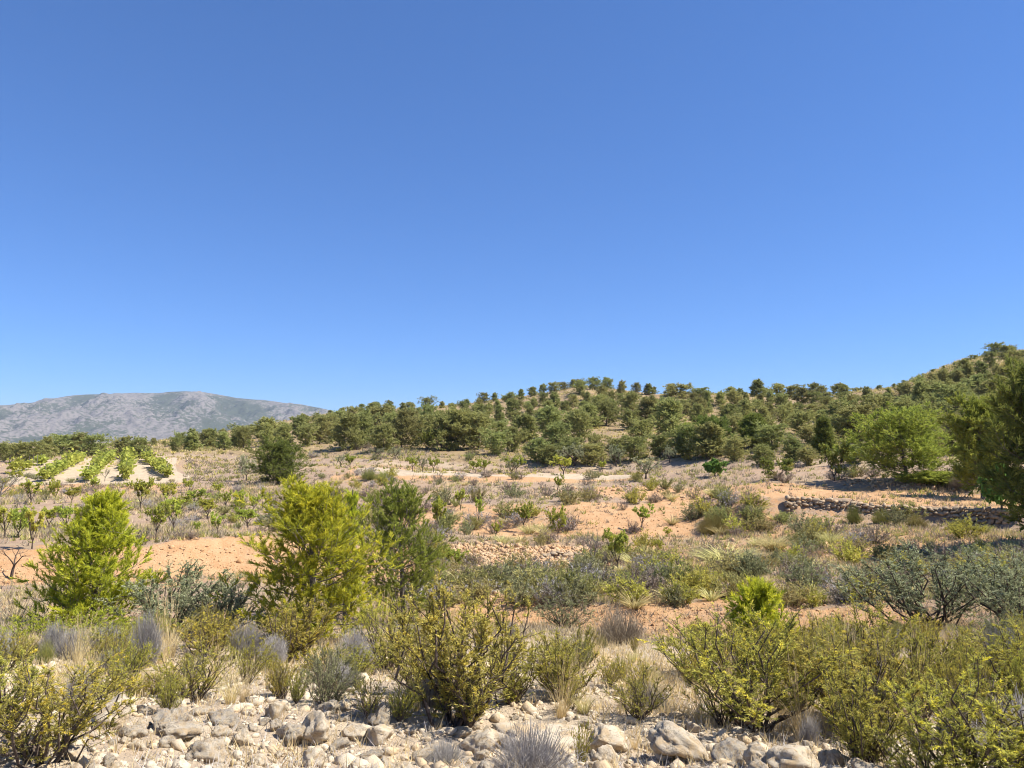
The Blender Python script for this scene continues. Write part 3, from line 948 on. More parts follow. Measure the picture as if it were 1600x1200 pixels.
for (u, vb, vt, r, hw, seed, form, mat, lab, kw) in mid_pines:
    x, y, z, r = at_r(u, r)
    top = z_of(u, vt, r)
    h = top - z
    k = dict(limbs=95, sub=9, gap=0.2, tip=0.25)
    k.update(kw)
    parts = pine(seed, H=h, W=px(hw, r), tufts=4, needles=13, nl=0.17, nw=0.036, tl=0.30, form=form, mat=mat, **k)
    put(P('pine_tree', parts, 'tree', 'pines on the terrace banks'), (x, y, z), 1.0, 0.0, lab)

# ---- hill pines
hill_protos = []
for i, (form, W, base) in enumerate([('round', 1.8, 0.03), ('umbrella', 2.0, 0.04), ('round', 2.1, 0.02), ('round', 2.0, 0.08), ('cone2', 1.7, 0.02), ('round', 1.9, 0.05), ('umbrella', 2.2, 0.06), ('round', 1.7, 0.02), ('cone', 1.6, 0.02), ('round', 2.2, 0.1)]):
    parts = pine(100 + i, H=4.2, W=W, base=base, limbs=52, sub=8, tufts=3, needles=8, nl=0.27, nw=0.085, tl=0.36, form=form, mat='pine_hill', gap=0.5, tip=0.3, up=0.35, lob=0.42)
    hill_protos.append(P('pine_tree', parts, 'tree', 'pines covering the hillside'))
clear = [(878, 612, 34, 10), (830, 668, 26, 16), (950, 672, 34, 24), (1215, 690, 22, 22), (1260, 705, 40, 12), (690, 640, 30, 8), (730, 700, 26, 14), (1580, 592, 14, 10),
         (1500, 640, 18, 10), (1115, 670, 14, 18), (505, 680, 12, 16), (1310, 690, 20, 16), (330, 705, 40, 8), (840, 700, 30, 14), (1400, 690, 60, 22)]
rng = np.random.default_rng(44)
hill = []
def try_pine(u, v, p, h, force=False):
    x, y, z, r = p
    s = h * FPX / r
    vm = v - s * 0.4
    if not force:
        for (cu, cv, cw, ch) in clear:
            if ((u - cu) / cw) ** 2 + ((vm - cv) / ch) ** 2 < 1: return False
        for q in hill:
            if abs(q[0] - u) < 0.30 * (q[3] + s) and abs(q[1] - v) < 0.19 * (q[3] + s): return False
            if math.hypot(q[4] - x, q[5] - y) < 2.0: return False
    hill.append((u, v, r, s, x, y, z, h))
    return True
# the skyline the trees make: no crown rises over it
SKY = [(0, 690), (60, 685), (85, 676), (110, 672), (160, 677), (176, 690), (190, 680), (208, 678), (240, 682), (256, 690), (275, 674), (300, 668), (350, 668), (400, 652), (450, 648), (500, 643), (540, 635), (575, 628), (610, 624), (650, 628), (668, 617), (700, 630), (730, 622), (757, 612), (800, 609), (830, 604), (850, 598), (880, 594), (910, 590),
       (940, 586), (975, 594), (1010, 598), (1046, 597), (1075, 597), (1110, 603), (1150, 603), (1175, 592), (1190, 589), (1215, 597), (1240, 600), (1262, 595), (1310, 597), (1350, 603), (1400, 598), (1440, 584), (1478, 570), (1500, 563), (1530, 551), (1560, 533), (1600, 536), (1700, 520)]
def capped(u, z, r, h):
    cap = float(np.interp(u, [p[0] for p in SKY], [p[1] for p in SKY]))
    return min(h, max(0.8, float(z_of(u, cap, r)) - z))
# the crest first: trees that stand against the sky
for u, h in [(516, 2.6), (535, 3.0), (565, 4.0), (588, 3.6), (610, 3.8), (640, 3.4), (668, 4.4), (690, 3.2), (705, 2.6), (730, 3.0), (757, 3.8), (773, 2.6), (790, 2.2), (800, 2.8), (815, 3.0), (832, 3.0), (848, 3.6), (866, 3.4), (880, 2.4), (897, 3.8), (906, 3.2),
             (937, 4.4), (955, 4.0), (975, 3.8), (990, 3.6), (1008, 4.0), (1025, 3.8), (1046, 3.8), (1070, 4.0), (1090, 3.6), (1108, 3.0), (1125, 2.8), (1146, 3.6), (1160, 2.8), (1185, 5.2), (1200, 4.4), (1222, 3.2), (1240, 3.6), (1262, 4.2), (1285, 3.6), (1308, 3.6), (1325, 4.0), (1345, 3.0), (1370, 3.2), (1392, 3.4),
             (1412, 3.8), (1436, 4.2), (1455, 4.2), (1478, 4.6), (1496, 3.8), (1512, 4.2), (1530, 3.0), (1560, 4.6), (1580, 2.4), (1592, 2.2)]:
    rc = float(np.interp(u, [500, 700, 800, 1100, 1200, 1400, 1500, 1600], [222, 210, 210, 210, 203, 203, 198, 198]))
    if u > 915:
        h *= rng.choice([0.62, 0.85, 1.0, 1.2])
        u += rng.uniform(-9, 9)
    p = at_r(u, rc - (rng.uniform(0, 7) if u < 915 else rng.uniform(0, 22)))
    try_pine(u, row_of(u, p[2], p[3]), p, h, True)
for u, v, hp in [(1515, 600, 30), (1538, 592, 26), (1552, 575, 24), (1590, 572, 22), (1566, 604, 30), (1594, 600, 28), (1530, 622, 34), (1604, 625, 34), (1500, 612, 30), (1575, 560, 18), (1480, 606, 28), (842, 722, 40), (862, 726, 34), (925, 726, 36), (990, 720, 44), (1030, 715, 40), (1145, 722, 46), (1190, 728, 34), (1240, 722, 40), (1262, 728, 30), (1330, 725, 34), (775, 712, 46), (800, 705, 40), (540, 704, 60), (566, 700, 62), (522, 690, 44), (628, 700, 62), (655, 694, 50), (690, 704, 62), (716, 702, 66), (748, 702, 62), (668, 672, 44), (592, 672, 40), (820, 693, 48), (905, 690, 54), (868, 704, 46), (1045, 682, 60), (1012, 668, 50), (985, 655, 44), (1225, 672, 40),
                 (780, 690, 40), (1340, 690, 60), (1310, 668, 46), (1375, 668, 50), (1250, 680, 42), (1150, 690, 44), (1205, 705, 46), (1440, 650, 50), (1490, 655, 56), (1465, 640, 44), (930, 715, 40), (600, 706, 46), (500, 694, 44), (478, 698, 40)]:
    try_pine(u, v, at(u, v), px(hp, at(u, v)[3]), True)
n_try = 0
while len(hill) < 289 and n_try < 12000:
    n_try += 1
    u = rng.uniform(240, 1610)
    top = np.interp(u, [240, 300, 400, 500, 600, 800, 900, 1100, 1300, 1400, 1500, 1600], [696, 694, 678, 660, 648, 628, 616, 624, 626, 617, 584, 562])
    bot = np.interp(u, [240, 400, 500, 600, 760, 860, 1000, 1300, 1400, 1600], [702, 702, 714, 712, 716, 728, 728, 728, 715, 725])
    v = top + (bot - top) * rng.random() ** 0.8
    p = at(u, v)
    r = p[3]
    if r > 230: continue
    f = (v - top) / max(8, bot - top)
    s = (22 + 36 * sstep(0, 1, f)) * rng.uniform(0.65, 1.3)
    try_pine(u, v, p, s * r / FPX)
# the named clumps at the left
for u, v, h in [(10, 722, 30), (52, 722, 30), (75, 715, 36), (100, 712, 40), (126, 711, 38), (148, 712, 36), (30, 716, 28), (196, 716, 36), (222, 716, 36), (275, 700, 26), (300, 700, 30), (325, 700, 30), (352, 694, 28), (382, 690, 34), (372, 700, 34), (420, 692, 40)]:
    x, y, z, r = at(u, v)
    if r > 140: x, y, z, r = at_r(u, 118)
    hill.append((u, v, r, h, x, y, z, px(h, r)))
hill = [(u, v, r, s_, x, y, z, capped(u, z, r, h)) for (u, v, r, s_, x, y, z, h) in hill]
def hill_zone(u, v, r):
    if u < 250: return 'in the dark belt behind the vineyard'
    if u < 360: return 'on the low rise right of the vineyard'
    row = 'crest' if r > 188 else 'upper slope' if r > 150 else 'middle slope' if r > 112 else 'foot'
    cut = [(480, 'in the left tail'), (640, 'in the left shoulder'), (800, 'left of the bare summit'), (930, 'below the bare summit' if row != 'crest' else 'at the bare summit'),
           (1080, 'just right of the summit'), (1240, 'in the long saddle'), (1400, 'before the steep slope'), (9999, 'of the steep right slope')]
    return f'on the {row} ' + next(t for c, t in cut if u < c)
for i, (u, v, r, s, x, y, z, h) in enumerate(hill):
    pr = hill_protos[int(rng.integers(len(hill_protos)))]
    sc = h / 4.2
    w = min(sc * rng.uniform(0.85, 1.3) * (1.3 if r > 185 else 1.05), 1.9)
    size = 'small hill pine' if h < 3.3 else 'tall hill pine' if h > 4.7 else 'hill pine'
    put(pr, (x, y, z - 0.1), (w * rng.uniform(0.8, 1.2), w * rng.uniform(0.8, 1.2), sc), None, None, size, hill_zone(u, v, r))

# ---- almond, olive and fig trees
alm = [P('almond_tree', broadleaf(200 + i, H=2.4, W=1.0, trunk=t, r=0.06, forks=f, leaf=0.15, lw=0.075, per=pp + 3, spread=sp * 1.15, up=0.5, mat='almond', bare=b), 'tree', 'almond trees of the old orchard')
       for i, (t, f, sp, pp, b) in enumerate([(0.18, 4, 0.6, 7, 0.05), (0.24, 4, 0.5, 6, 0.15), (0.15, 5, 0.75, 8, 0.05), (0.22, 4, 0.45, 6, 0.2), (0.18, 4, 0.85, 8, 0.1)])]
alm_bare = [P('bare_tree', broadleaf(230 + i, H=2.2, W=1.0, trunk=0.28, r=0.06, forks=4, leaf=0.09, lw=0.035, per=3, spread=0.7, up=0.5, mat='greygreen', bare=0.6, bark='greywood'), 'tree', 'half dead almond trees') for i in range(2)]
dead = [P('dead_tree', broadleaf(240 + i, H=2.0, W=0.9, trunk=0.4, r=0.06, forks=3, n2=3, n3=2, n4=1, leaf=0.09, per=0, spread=0.8, up=0.4, bark='bark'), 'tree', 'dead almond trunks') for i in range(2)]
oli = [P('olive_tree', broadleaf(250 + i, H=2.6, W=1.3, trunk=0.2, r=0.09, forks=5, n2=5, n3=5, n4=4, leaf=0.13, lw=0.04, per=7, spread=1.0, up=0.15, mat='olive'), 'tree', 'olive trees along the terraces') for i in range(3)]
figt = P('fig_tree', broadleaf(260, H=2.0, W=1.2, trunk=0.14, r=0.07, forks=5, n2=5, n3=4, n4=3, leaf=0.26, lw=0.20, per=6, spread=1.1, up=0.2, mat='fig'), 'tree')
grn = [P('almond_tree', broadleaf(270 + i, H=2.4, W=1.1, trunk=0.24, r=0.06, forks=4, n2=5, n3=5, n4=4, leaf=0.15, lw=0.075, per=8, spread=0.7, up=0.4, mat='vine'), 'tree', 'leafy green almonds on the pale terrace') for i in range(2)]
oak = [P('oak_bush', broadleaf(280 + i, H=2.4, W=1.2, trunk=0.08, r=0.05, forks=6, n2=5, n3=5, n4=4, leaf=0.14, lw=0.07, per=7, spread=0.85, up=0.3, mat='pine_dark'), 'bush', 'dark oak bushes on the banks') for i in range(2)]
T_H = {'almond_tree': 2.4, 'bare_tree': 2.2, 'dead_tree': 2.0, 'olive_tree': 2.6, 'fig_tree': 2.0, 'oak_bush': 2.4}
def tree(protos, u, vb, vt, wpx=None, label=None, what=None, where=None, k=None, r=None):
    x, y, z, r = at(u, vb) if r is None else at_r(u, r)
    pr = protos[k if k is not None else random.randrange(len(protos))] if isinstance(protos, list) else protos
    h = px(vb - vt, r)
    h0 = max(c.co.z for c in pr[2][-1][1].vertices)
    s = h / h0
    wx = s
    if wpx:
        w0 = max(abs(c.co.x) for c in pr[2][-1][1].vertices)
        wx = px(wpx, r) / 2 / w0
        wx = min(max(wx, s * 0.6), s * 1.25)
    put(pr, (x, y, z), (wx, wx, s), None, label, what, where)
# the orchard at the left
for (u, vb, vt, w, lab) in [
    (225, 797, 750, 42, 'rounded almond with dark trunk standing alone below the vineyard'),
    (250, 845, 788, 36, 'tall thin-leaved almond on the lip of the orange bank'),
    (277, 830, 776, 40, 'leafy almond just behind the thin one on the orange bank lip'),
    (315, 836, 815, 12, 'tiny almond sapling on the lip of the orange bank'),
    (345, 836, 800, 32, 'spreading pale almond above the right end of the orange bank'),
    (392, 824, 793, 28, 'neat vase-shaped almond near the tall yellow-green pine'),
    (60, 858, 798, 36, 'dark-trunked leafy almond at the orange bank, lowest of the left orchard'),
    (17, 838, 794, 40, 'yellowish broad almond above the left end of the orange bank'),
    (38, 840, 797, 36, 'yellow-green almond between the broad one and the lowest one'),
    (85, 826, 795, 34, 'low bushy almond behind the top of the young bright pine, to its left'),
    (112, 826, 793, 34, 'low olive green almond touching the young bright pine')]:
    tree(alm, u, vb, vt, w, lab)
for (u, vb, vt, w) in [(55, 788, 752, 34), (92, 781, 750, 22), (118, 786, 762, 16), (265, 782, 755, 32), (150, 765, 748, 26), (310, 790, 764, 24), (330, 812, 778, 28), (356, 797, 766, 26), (380, 790, 765, 24), (300, 770, 750, 24),
                      (400, 800, 774, 24), (345, 776, 755, 20), (205, 768, 752, 18), (375, 808, 780, 22), (288, 800, 775, 18), (420, 790, 768, 22), (270, 815, 790, 16), (10, 765, 748, 18), (30, 752, 736, 22)]:
    tree(alm, u, vb, vt, w, None, 'almond tree', 'in the orchard between vineyard and orange bank')
tree(alm_bare, 6, 790, 748, 44, 'grey half-bare almond at the left end of the orchard', k=0)
tree(alm_bare, 168, 752, 733, 18, 'leafless vine stump between two vineyard rows', k=1)
# the middle terraces
for (u, vb, vt, w, lab) in [
    (683, 836, 776, 46, 'leafy leaning almond right beside the darker bushy pine'),
    (720, 797, 762, 16, 'narrow upright almond on the terrace behind the leaning almond'),
    (748, 819, 772, 18, 'slim vase-shaped almond in the middle of the terrace'),
    (774, 846, 812, 20, 'bushy young almond on the edge above the rubble bank'),
    (802, 814, 795, 8, 'thin almond whip between two slim almonds'),
    (817, 832, 782, 20, 'upright almond with dark trunk left of the orange slope'),
    (871, 843, 788, 24, 'sparse almond with forked trunk below the orange slope'),
    (1000, 828, 786, 46, 'wide vase-shaped almond in front of the bare orange slope'),
    (1043, 842, 824, 26, 'low green almond sucker right of the wide vase-shaped almond'),
    (1025, 863, 842, 22, 'small dark-stemmed almond sucker below the wide vase-shaped almond'),
    (712, 890, 854, 38, 'spreading green almond against the stony rubble bank'),
    (962, 892, 826, 54, 'dense green almond bush beside the bare twiggy tree'),
    (880, 742, 710, 24, 'bright yellow-green almond on the pale terrace left of the broad olive'),
    (870, 774, 740, 24, 'pale leaning almond below the bright yellow-green one'),
    (940, 738, 720, 16, 'small yellow-green almond just left of the broad olive'),
    (1520, 766, 718, 34, 'dark-trunked almond in front of the grey bush by the big dark pine')]:
    tree(alm, u, vb, vt, w, lab)
for (u, vb, vt, w, lab) in [
    (548, 730, 708, 26, 'bright leafy almond at the left end of the pale terrace'),
    (645, 737, 711, 28, 'leafy almond left of the olive pair on the pale terrace'),
    (678, 738, 713, 24, 'bright leafy almond right of the olive on the pale terrace'),
    (743, 740, 715, 24, 'left almond of the touching pair on the pale terrace'),
    (757, 740, 716, 22, 'right almond of the touching pair on the pale terrace'),
    (806, 740, 711, 38, 'dense bright almond in the middle of the pale terrace')]:
    tree(grn, u, vb, vt, w, lab)
for (u, vb, vt, w, lab) in [
    (388, 752, 711, 44, 'grey olive tree touching the lone round dark pine'),
    (533, 727, 710, 22, 'small round olive at the left end of the pale terrace'),
    (661, 737, 712, 20, 'dark narrow olive between two bright almonds'),
    (800, 741, 716, 24, 'dark olive behind the dense bright almond'),
    (1008, 748, 713, 60, 'broad grey olive with short dark trunk on the pale terrace'),
    (962, 730, 694, 36, 'grey-green olive on the bank behind the pale terrace'),
    (897, 728, 690, 62, 'wide silvery olive at the foot of the hill'),
    (618, 716, 698, 34, 'rounded olive above the left half of the pale terrace'),
    (590, 718, 700, 30, 'small olive at the hill foot near the pale terrace'),
    (1045, 724, 696, 24, 'narrow olive left of the slender light pine')]:
    tree(oli, u, vb, vt, w, lab)
tree(figt, 1115, 744, 716, 42, 'vivid green rounded fig tree at the back of the terrace')
tree(figt, 1558, 760, 690, 34, 'vivid green fig half hidden by the big dark pine', r=35)
tree(oak, 1215, 750, 716, 50, 'dark green low oak bush at the left end of the orange terrace')
tree(oak, 1300, 752, 694, 48, 'olive-brown rounded oak on the bank left of the broad bright pine')
tree(oak, 668, 705, 672, 44, 'dark oak at the hill foot above the almond pair')
tree(alm_bare, 926, 894, 828, 40, 'bare twiggy grey tree beside the dense green almond bush', k=0)
tree(alm_bare, 1175, 818, 788, 30, 'grey twiggy bare tree in front of the stone wall end', k=1)
tree(dead, 1096, 798, 774, 14, 'crooked dead trunk among yellow scrub on the terrace', k=0)
tree(dead, 762, 926, 884, 22, 'thin dark dead trunk in grey scrub below the rubble bank', k=1)
tree(dead, 30, 905, 862, 60, 'twisted dark dead branch lying against the orange bank', k=0)

# ---- vineyard
def grapevine(seed):
    rng = np.random.default_rng(seed)
    t, c = Geo(), Geo()
    tube(t, [(0, 0, -0.1), (0.04, 0.02, 0.35), (0, 0.05, 0.75)], [0.05, 0.04, 0.03], 5)
    n = 240
    p = np.stack([rng.normal(size=n) * 0.21, rng.uniform(-0.85, 0.85, n), 0.72 + rng.normal(size=n) * 0.24], 1)
    for i in range(10):
        tube(t, bez(np.array([0, 0.05, 0.72]), np.array([0, 0.1, 1.0]), p[i], [0, 0.5, 1]), [0.02, 0.014, 0.008], 3)
    tint = np.stack([rng.beta(2, 2, n), np.clip(rng.normal(0.3, 0.3, n), 0, 1), rng.random(n)], 1)
    leaves(c, p, rng.normal(size=(n, 3)) + np.array([0, 0, 0.2]), 0.30, 0.24, rng, tint, True)
    return [('trunk', t.mesh('trunk', M['bark'], True)), ('foliage', c.mesh('foliage', M['vine']))]
vines = [P('grapevine', grapevine(300 + i), 'vine', 'vines of the small vineyard') for i in range(3)]
rows = [((28, 739), (68, 727), 'first'), ((75, 752), (130, 721), 'second'), ((142, 753), (178, 718), 'third'), ((200, 750), (203, 717), 'fourth'), ((265, 746), (228, 718), 'fifth')]
for (a, b, word) in rows:
    p0, p1 = Vector(at(*a)[:3]), Vector(at(*b)[:3])
    L = (p1 - p0).length
    ang = math.atan2(p1.y - p0.y, p1.x - p0.x) - math.pi / 2
    n = max(4, min(12, int(L / 2.2)))
    nv = -1
    for i in range(n):
        q = p0.lerp(p1, i / (n - 1))
        if i and random.random() < 0.1: continue
        nv += 1
        put(random.choice(vines), (q.x, q.y, ground(q.x, q.y)), (random.uniform(0.85, 1.3), max(1.0, L / n / 1.7), random.uniform(0.7, 1.1)), ang + random.choice((0, math.pi)),
            f'{ORD[nv]} grapevine from the front in the {word} vine row from the left', group=f'vines of the {word} vineyard row')
    tr = Geo()
    m = 7
    for i in range(m):
        q = p0.lerp(p1, i / (m - 1))
        zg = ground(q.x, q.y)
        prisms(tr, [(q.x, q.y, zg - 0.1)], [(q.x, q.y, zg + 1.25)], 0.03, 0.03)
    o = link('vine_trellis', tr.mesh('vine_trellis', M['greywood']))
    tag(o, f'row of thin grey posts holding up the {word} vine row from the left', 'trellis', 'vineyard trellises')

# ------------------------------------------------------------------ shrubs close to the camera
ros = [P('rosemary_shrub', shrub(400 + i, H=1.0, W=w, stems=st, twigs=tw, per=31, mat=m, bare=b, upright=u, tip=t, tl=0.085, dead=0.2, leaf=0.020, lw=0.0055), 'shrub', 'rosemary shrubs behind the rocks')
       for i, (w, st, tw, m, b, u, t) in enumerate([(0.75, 30, 34, 'rosemary', 0.18, 0.5, 0.55), (0.85, 26, 32, 'rosemary', 0.24, 0.6, 0.95), (0.6, 24, 34, 'rosemary', 0.15, 0.65, 0.45), (0.8, 24, 30, 'rosemary', 0.3, 0.8, 0.8), (0.8, 24, 24, 'rosemary', 0.22, 0.5, 0.4)])]
yel = [P('yellow_bush', shrub(420 + i, H=0.5, W=0.42, stems=16, twigs=16, per=22, mat='yellow', bare=0.1, upright=0.6, tip=0.9, tl=0.07, leaf=0.02, sr=0.006), 'shrub', 'small yellow bushes') for i in range(2)]
olb = [P('wild_olive', shrub(430 + i, H=1.0, W=1.15, stems=30, twigs=44, per=15, leaf=0.024, lw=0.009, tl=0.075, upright=0.2, bare=0.32, tip=0.4, mat='olive', bark='bark', sr=0.012, dead=0.06, flat=0.3), 'shrub', 'wild olive bushes') for i in range(2)]
ggr = [P('grey_green_bush', shrub(440 + i, H=0.8, W=0.9, stems=24, twigs=18, per=20, mat='greygreen', bare=0.15, upright=0.4, tip=0.4, tl=0.11, leaf=0.028, lw=0.008), 'shrub', 'grey-green bushes') for i in range(2)]
jun = [P('juniper_bush', shrub(450 + i, H=0.6, W=1.3, stems=30, twigs=20, per=24, mat='pine', bare=0.15, upright=0.25, tip=0.25, tl=0.11, leaf=0.026, lw=0.008, flat=0.6, bark='bark'), 'shrub', 'low green junipers') for i in range(2)]
grym = [broom(460 + i, H=0.7, W=0.42, n=620, fork=3) for i in range(3)] + [broom(464, H=0.6, W=0.7, n=600, fork=3, top=0.8, curl=0.6)]
brm = [broom(470 + i, H=0.8, W=0.75, n=620, fork=3, mat='scrub', top=0.7, curl=0.5) for i in range(2)] + [broom(473, H=0.8, W=0.75, n=520, fork=3, mat='brownscrub', top=0.7, curl=0.5)]
strw = [tuft(480 + i, H=0.9, W=0.45, n=70, w=0.006, droop=0.35, heads=22) for i in range(3)]
grn_t = [tuft(490 + i, H=0.6, W=0.5, n=150, w=0.007, mat='esparto', droop=0.5) for i in range(2)]
fount = [tuft(495 + i, H=1.1, W=1.6, n=420, w=0.022, mat='esparto', droop=0.72, stand=0.35) for i in range(2)]

def top_of(meshes): return max(max(c.co.z for c in m.vertices) for m in meshes)
def half_of(meshes): return max(np.percentile([abs(c.co.x) for c in m.vertices], 97) for m in meshes)
_dim = {}
def stand(pr, u, vb, vt, wpx, label=None, what=None, where=None, r=None, rz=None, cat=None):
    """a shrub whose foot is on the land at (u, vb) or at distance r, as tall as the rows vb..vt"""
    ms = ([pr[1]] if pr[1] else []) + [m for _, m in pr[2]]
    key = ms[-1].name
    if key not in _dim: _dim[key] = (top_of(ms), half_of(ms))
    h0, w0 = _dim[key]
    x, y, z, r = at(u, vb) if r is None else at_r(u, r)
    h = z_of(u, vt, r) - z
    s = h / h0
    w = px(wpx, r) / 2 / w0 if wpx else s
    w = min(max(w, s * 0.5), s * 1.9)
    return put(pr, (x, y, z), (w, w, s), rz, label, what, where, tilt=0.06, cat=cat)
def one(name, me, cat, group): return (name, me, [], cat, group)

for (pr, u, vb, vt, w, lab, r) in [
    (ros[1], 92, 1190, 1000, 190, 'large yellow-tipped rosemary at the left edge of the rocks', 3.65),
    (ros[3], 20, 1110, 985, 150, 'orange-tipped rosemary at the very left edge behind the large one', 6.2),
    (ros[2], 722, 1168, 895, 190, 'tallest rosemary, dark forked stem, in the middle of the rocks', 4.55),
    (ros[4], 660, 1120, 940, 120, 'slim airy rosemary half behind the tallest one, on its left', 5.4),
    (ros[0], 872, 1108, 975, 118, 'tidy domed rosemary with dark stems right of the tallest one', 5.4),
    (ros[4], 992, 1148, 1035, 100, 'thin brownish rosemary behind the pale leaning rocks', 4.8),
    (ros[3], 1165, 1172, 945, 260, 'big spreading rosemary with dark crooked stems before the lime pine', 4.9),
    (ros[1], 1075, 1100, 955, 150, 'brown-green rosemary left of the lime green pine top', 6.6),
    (ros[0], 1320, 1160, 965, 200, 'broad green rosemary right of the straw grass clump', 5.0),
    (ros[2], 1405, 1130, 975, 150, 'upright rosemary between the broad green one and the yellow one', 5.8),
    (ros[1], 1505, 1215, 1010, 220, 'yellow-tipped rosemary with one dark stem near the right edge', 3.7),
    (ros[3], 1440, 1220, 1110, 170, 'low brown rosemary among stones at the bottom right', 3.6),
    (ros[0], 1585, 1120, 960, 150, 'rosemary at the right edge beside the pale twigs', 5.6),
    (ros[4], 318, 1128, 985, 120, 'sparse leaning rosemary behind the rounded rocks', 5.2),
    (ros[0], 190, 1060, 965, 120, 'dense rosemary behind the grey dry bushes on the left', 7.6),
    (ros[1], 335, 1050, 940, 130, 'golden rosemary under the grey-green olive thicket', 8.2),
    (ros[2], 470, 1060, 930, 110, 'dark rosemary at the foot of the tall yellow-green pine', 7.8),
    (ros[4], 610, 1065, 915, 110, 'tall thin rosemary right of the pale grey dome', 6.8),
    (ros[0], 1250, 1080, 950, 130, 'yellow-green rosemary right of the lime pine', 6.8),
    (ros[3], 1350, 1060, 935, 150, 'wide rosemary in front of the sparse wild olive', 7.6),
    (ros[2], 1335, 1195, 1030, 110, 'slender upright rosemary at the right end of the rocks', 4.0),
    (ros[4], 1600, 1205, 1035, 130, 'airy rosemary in the bottom right corner', 3.8),
    (ros[4], 1120, 1150, 1020, 100, 'thin twiggy rosemary just left of the big spreading one', 4.9),
    (ros[2], 800, 1120, 985, 80, 'narrow rosemary squeezed between the tallest and the tidy domed one', 5.2),
    (ros[1], 170, 1130, 1020, 120, 'yellow-tipped rosemary right of the large left one, behind the stones', 5.0),
    (ros[2], 30, 1160, 1010, 110, 'upright rosemary partly behind the large left one', 4.4),
    (ros[0], 560, 1085, 1000, 80, 'small rosemary at the edge of the pale ground below the grey domes', 6.2),
    (yel[0], 210, 1092, 1047, 40, 'small bright yellow bush on pale stones', None),
    (yel[1], 500, 1058, 1000, 52, 'small golden yellow bush in front of the tall young pine', 6.9),
    (yel[0], 432, 1066, 1020, 40, 'small yellow bush between two grey dry bushes', 6.8),
    (yel[1], 905, 1178, 1112, 26, 'thin yellow sprig growing out of the pale boulder', 3.9),
    (yel[0], 148, 1180, 1118, 60, 'low yellow bush at the foot of the large left rosemary', 4.1),
    (yel[1], 255, 1085, 1040, 30, 'smaller dull yellow bush beside the bright yellow one', None),
    (yel[0], 1545, 1110, 1020, 90, 'bright golden bush at the right edge', 5.6),
    (olb[0], 285, 1000, 872, 150, 'wide grey-green wild olive thicket between the two young pines', 11.0),
    (olb[1], 355, 1000, 892, 110, 'darker right half of the grey-green olive thicket', 10.4),
    (olb[0], 1435, 990, 838, 185, 'wide sparse wild olive with thin dark limbs on the right', 13.0),
    (olb[1], 1585, 985, 850, 150, 'grey wild olive cut by the right edge', 12.0),
    (ggr[0], 880, 978, 925, 92, 'blue-grey bush on the front orange bank', 12.6),
    (ggr[1], 1535, 1020, 945, 80, 'rounded green bush under the right-hand wild olive', 8.8),
    (ggr[0], 532, 1142, 1065, 56, 'dark green feathery bush behind the two rounded boulders', 4.9),
    (jun[0], 150, 1000, 940, 150, 'low vivid green juniper spreading below the left young pine', 9.6),
    (jun[1], 60, 1010, 950, 130, 'low green juniper at the left edge', 9.4),
    (jun[1], 245, 1000, 955, 90, 'yellow-green low juniper right of the left young pine', 10.0),
]:
    stand(pr, u, vb, vt, w, lab, r=r)
for i, (k, u, vb, vt, w, lab, r) in enumerate([
    (0, 100, 1020, 960, 34, 'leftmost of the row of grey dry bushes', 8.0), (1, 135, 1040, 972, 40, 'second grey dry bush from the left', 7.6), (2, 182, 1030, 966, 56, 'widest grey dry bush of the left row', 7.8),
    (0, 190, 1090, 1005, 46, 'tall loose grey dry bush behind the large left rosemary', 6.4), (1, 240, 1060, 946, 36, 'slender tall grey dry bush before the olive thicket', 7.2), (2, 394, 1030, 962, 46, 'round grey dry bush left of the tall young pine', 8.0),
    (0, 437, 1052, 982, 42, 'grey dry bush at the foot of the tall young pine', 7.2), (1, 560, 1062, 974, 44, 'palest grey domed bush right of the golden one', 6.6), (2, 533, 1082, 1015, 26, 'small pale grey bush left of the palest dome', 6.3),
    (3, 830, 1200, 1118, 110, 'arching grey dry bush on the boulder left of the yellow sprig', 3.7), (3, 1590, 1195, 1060, 110, 'pale bare twiggy bush in the bottom right corner', 4.4), (0, 20, 1040, 975, 50, 'grey dry bush at the left edge', 7.7),
    (1, 640, 1050, 960, 40, 'brownish grey dry bush right of the palest dome', 7.4), (3, 1010, 1135, 1060, 60, 'grey dry twigs behind the leaning rock', 5.2), (3, 700, 1195, 1150, 120, 'tangled grey twigs under the tallest rosemary', 3.9), (0, 455, 1120, 1085, 40, 'short grey twigs on the pale ground', 5.4)]):
    stand(one('dry_bush', grym[k], 'dry bush', 'pale grey dry bushes'), u, vb, vt, w, lab, r=r)
for (k, u, vb, vt, w, lab, r) in [(2, 965, 1022, 940, 82, 'dark grey-brown broom bush on the lower terrace front', 9.6), (0, 1110, 836, 795, 66, 'dark rounded broom bush by the bare orange earth', None), (1, 578, 750, 729, 40, 'dark low bush below the left end of the pale terrace', None), (0, 600, 752, 733, 28, 'smaller dark low bush right of the other on the same bank', None),
                              (2, 1500, 765, 728, 56, 'purple-grey twiggy bush by the dark-trunked almond', None), (0, 1330, 800, 782, 26, 'round green bush in front of the stone wall', 33.5), (1, 1372, 808, 788, 28, 'dark green bush before the middle of the stone wall', 33.5), (0, 1425, 830, 800, 44, 'dark bush at the shaded foot of the stone wall', 32.5), (1, 1490, 840, 806, 34, 'yellow-green bush near the shaded wall end', 32.0)]:
    stand(one('broom_bush', brm[k], 'bush', 'broom bushes'), u, vb, vt, w, lab, r=r)
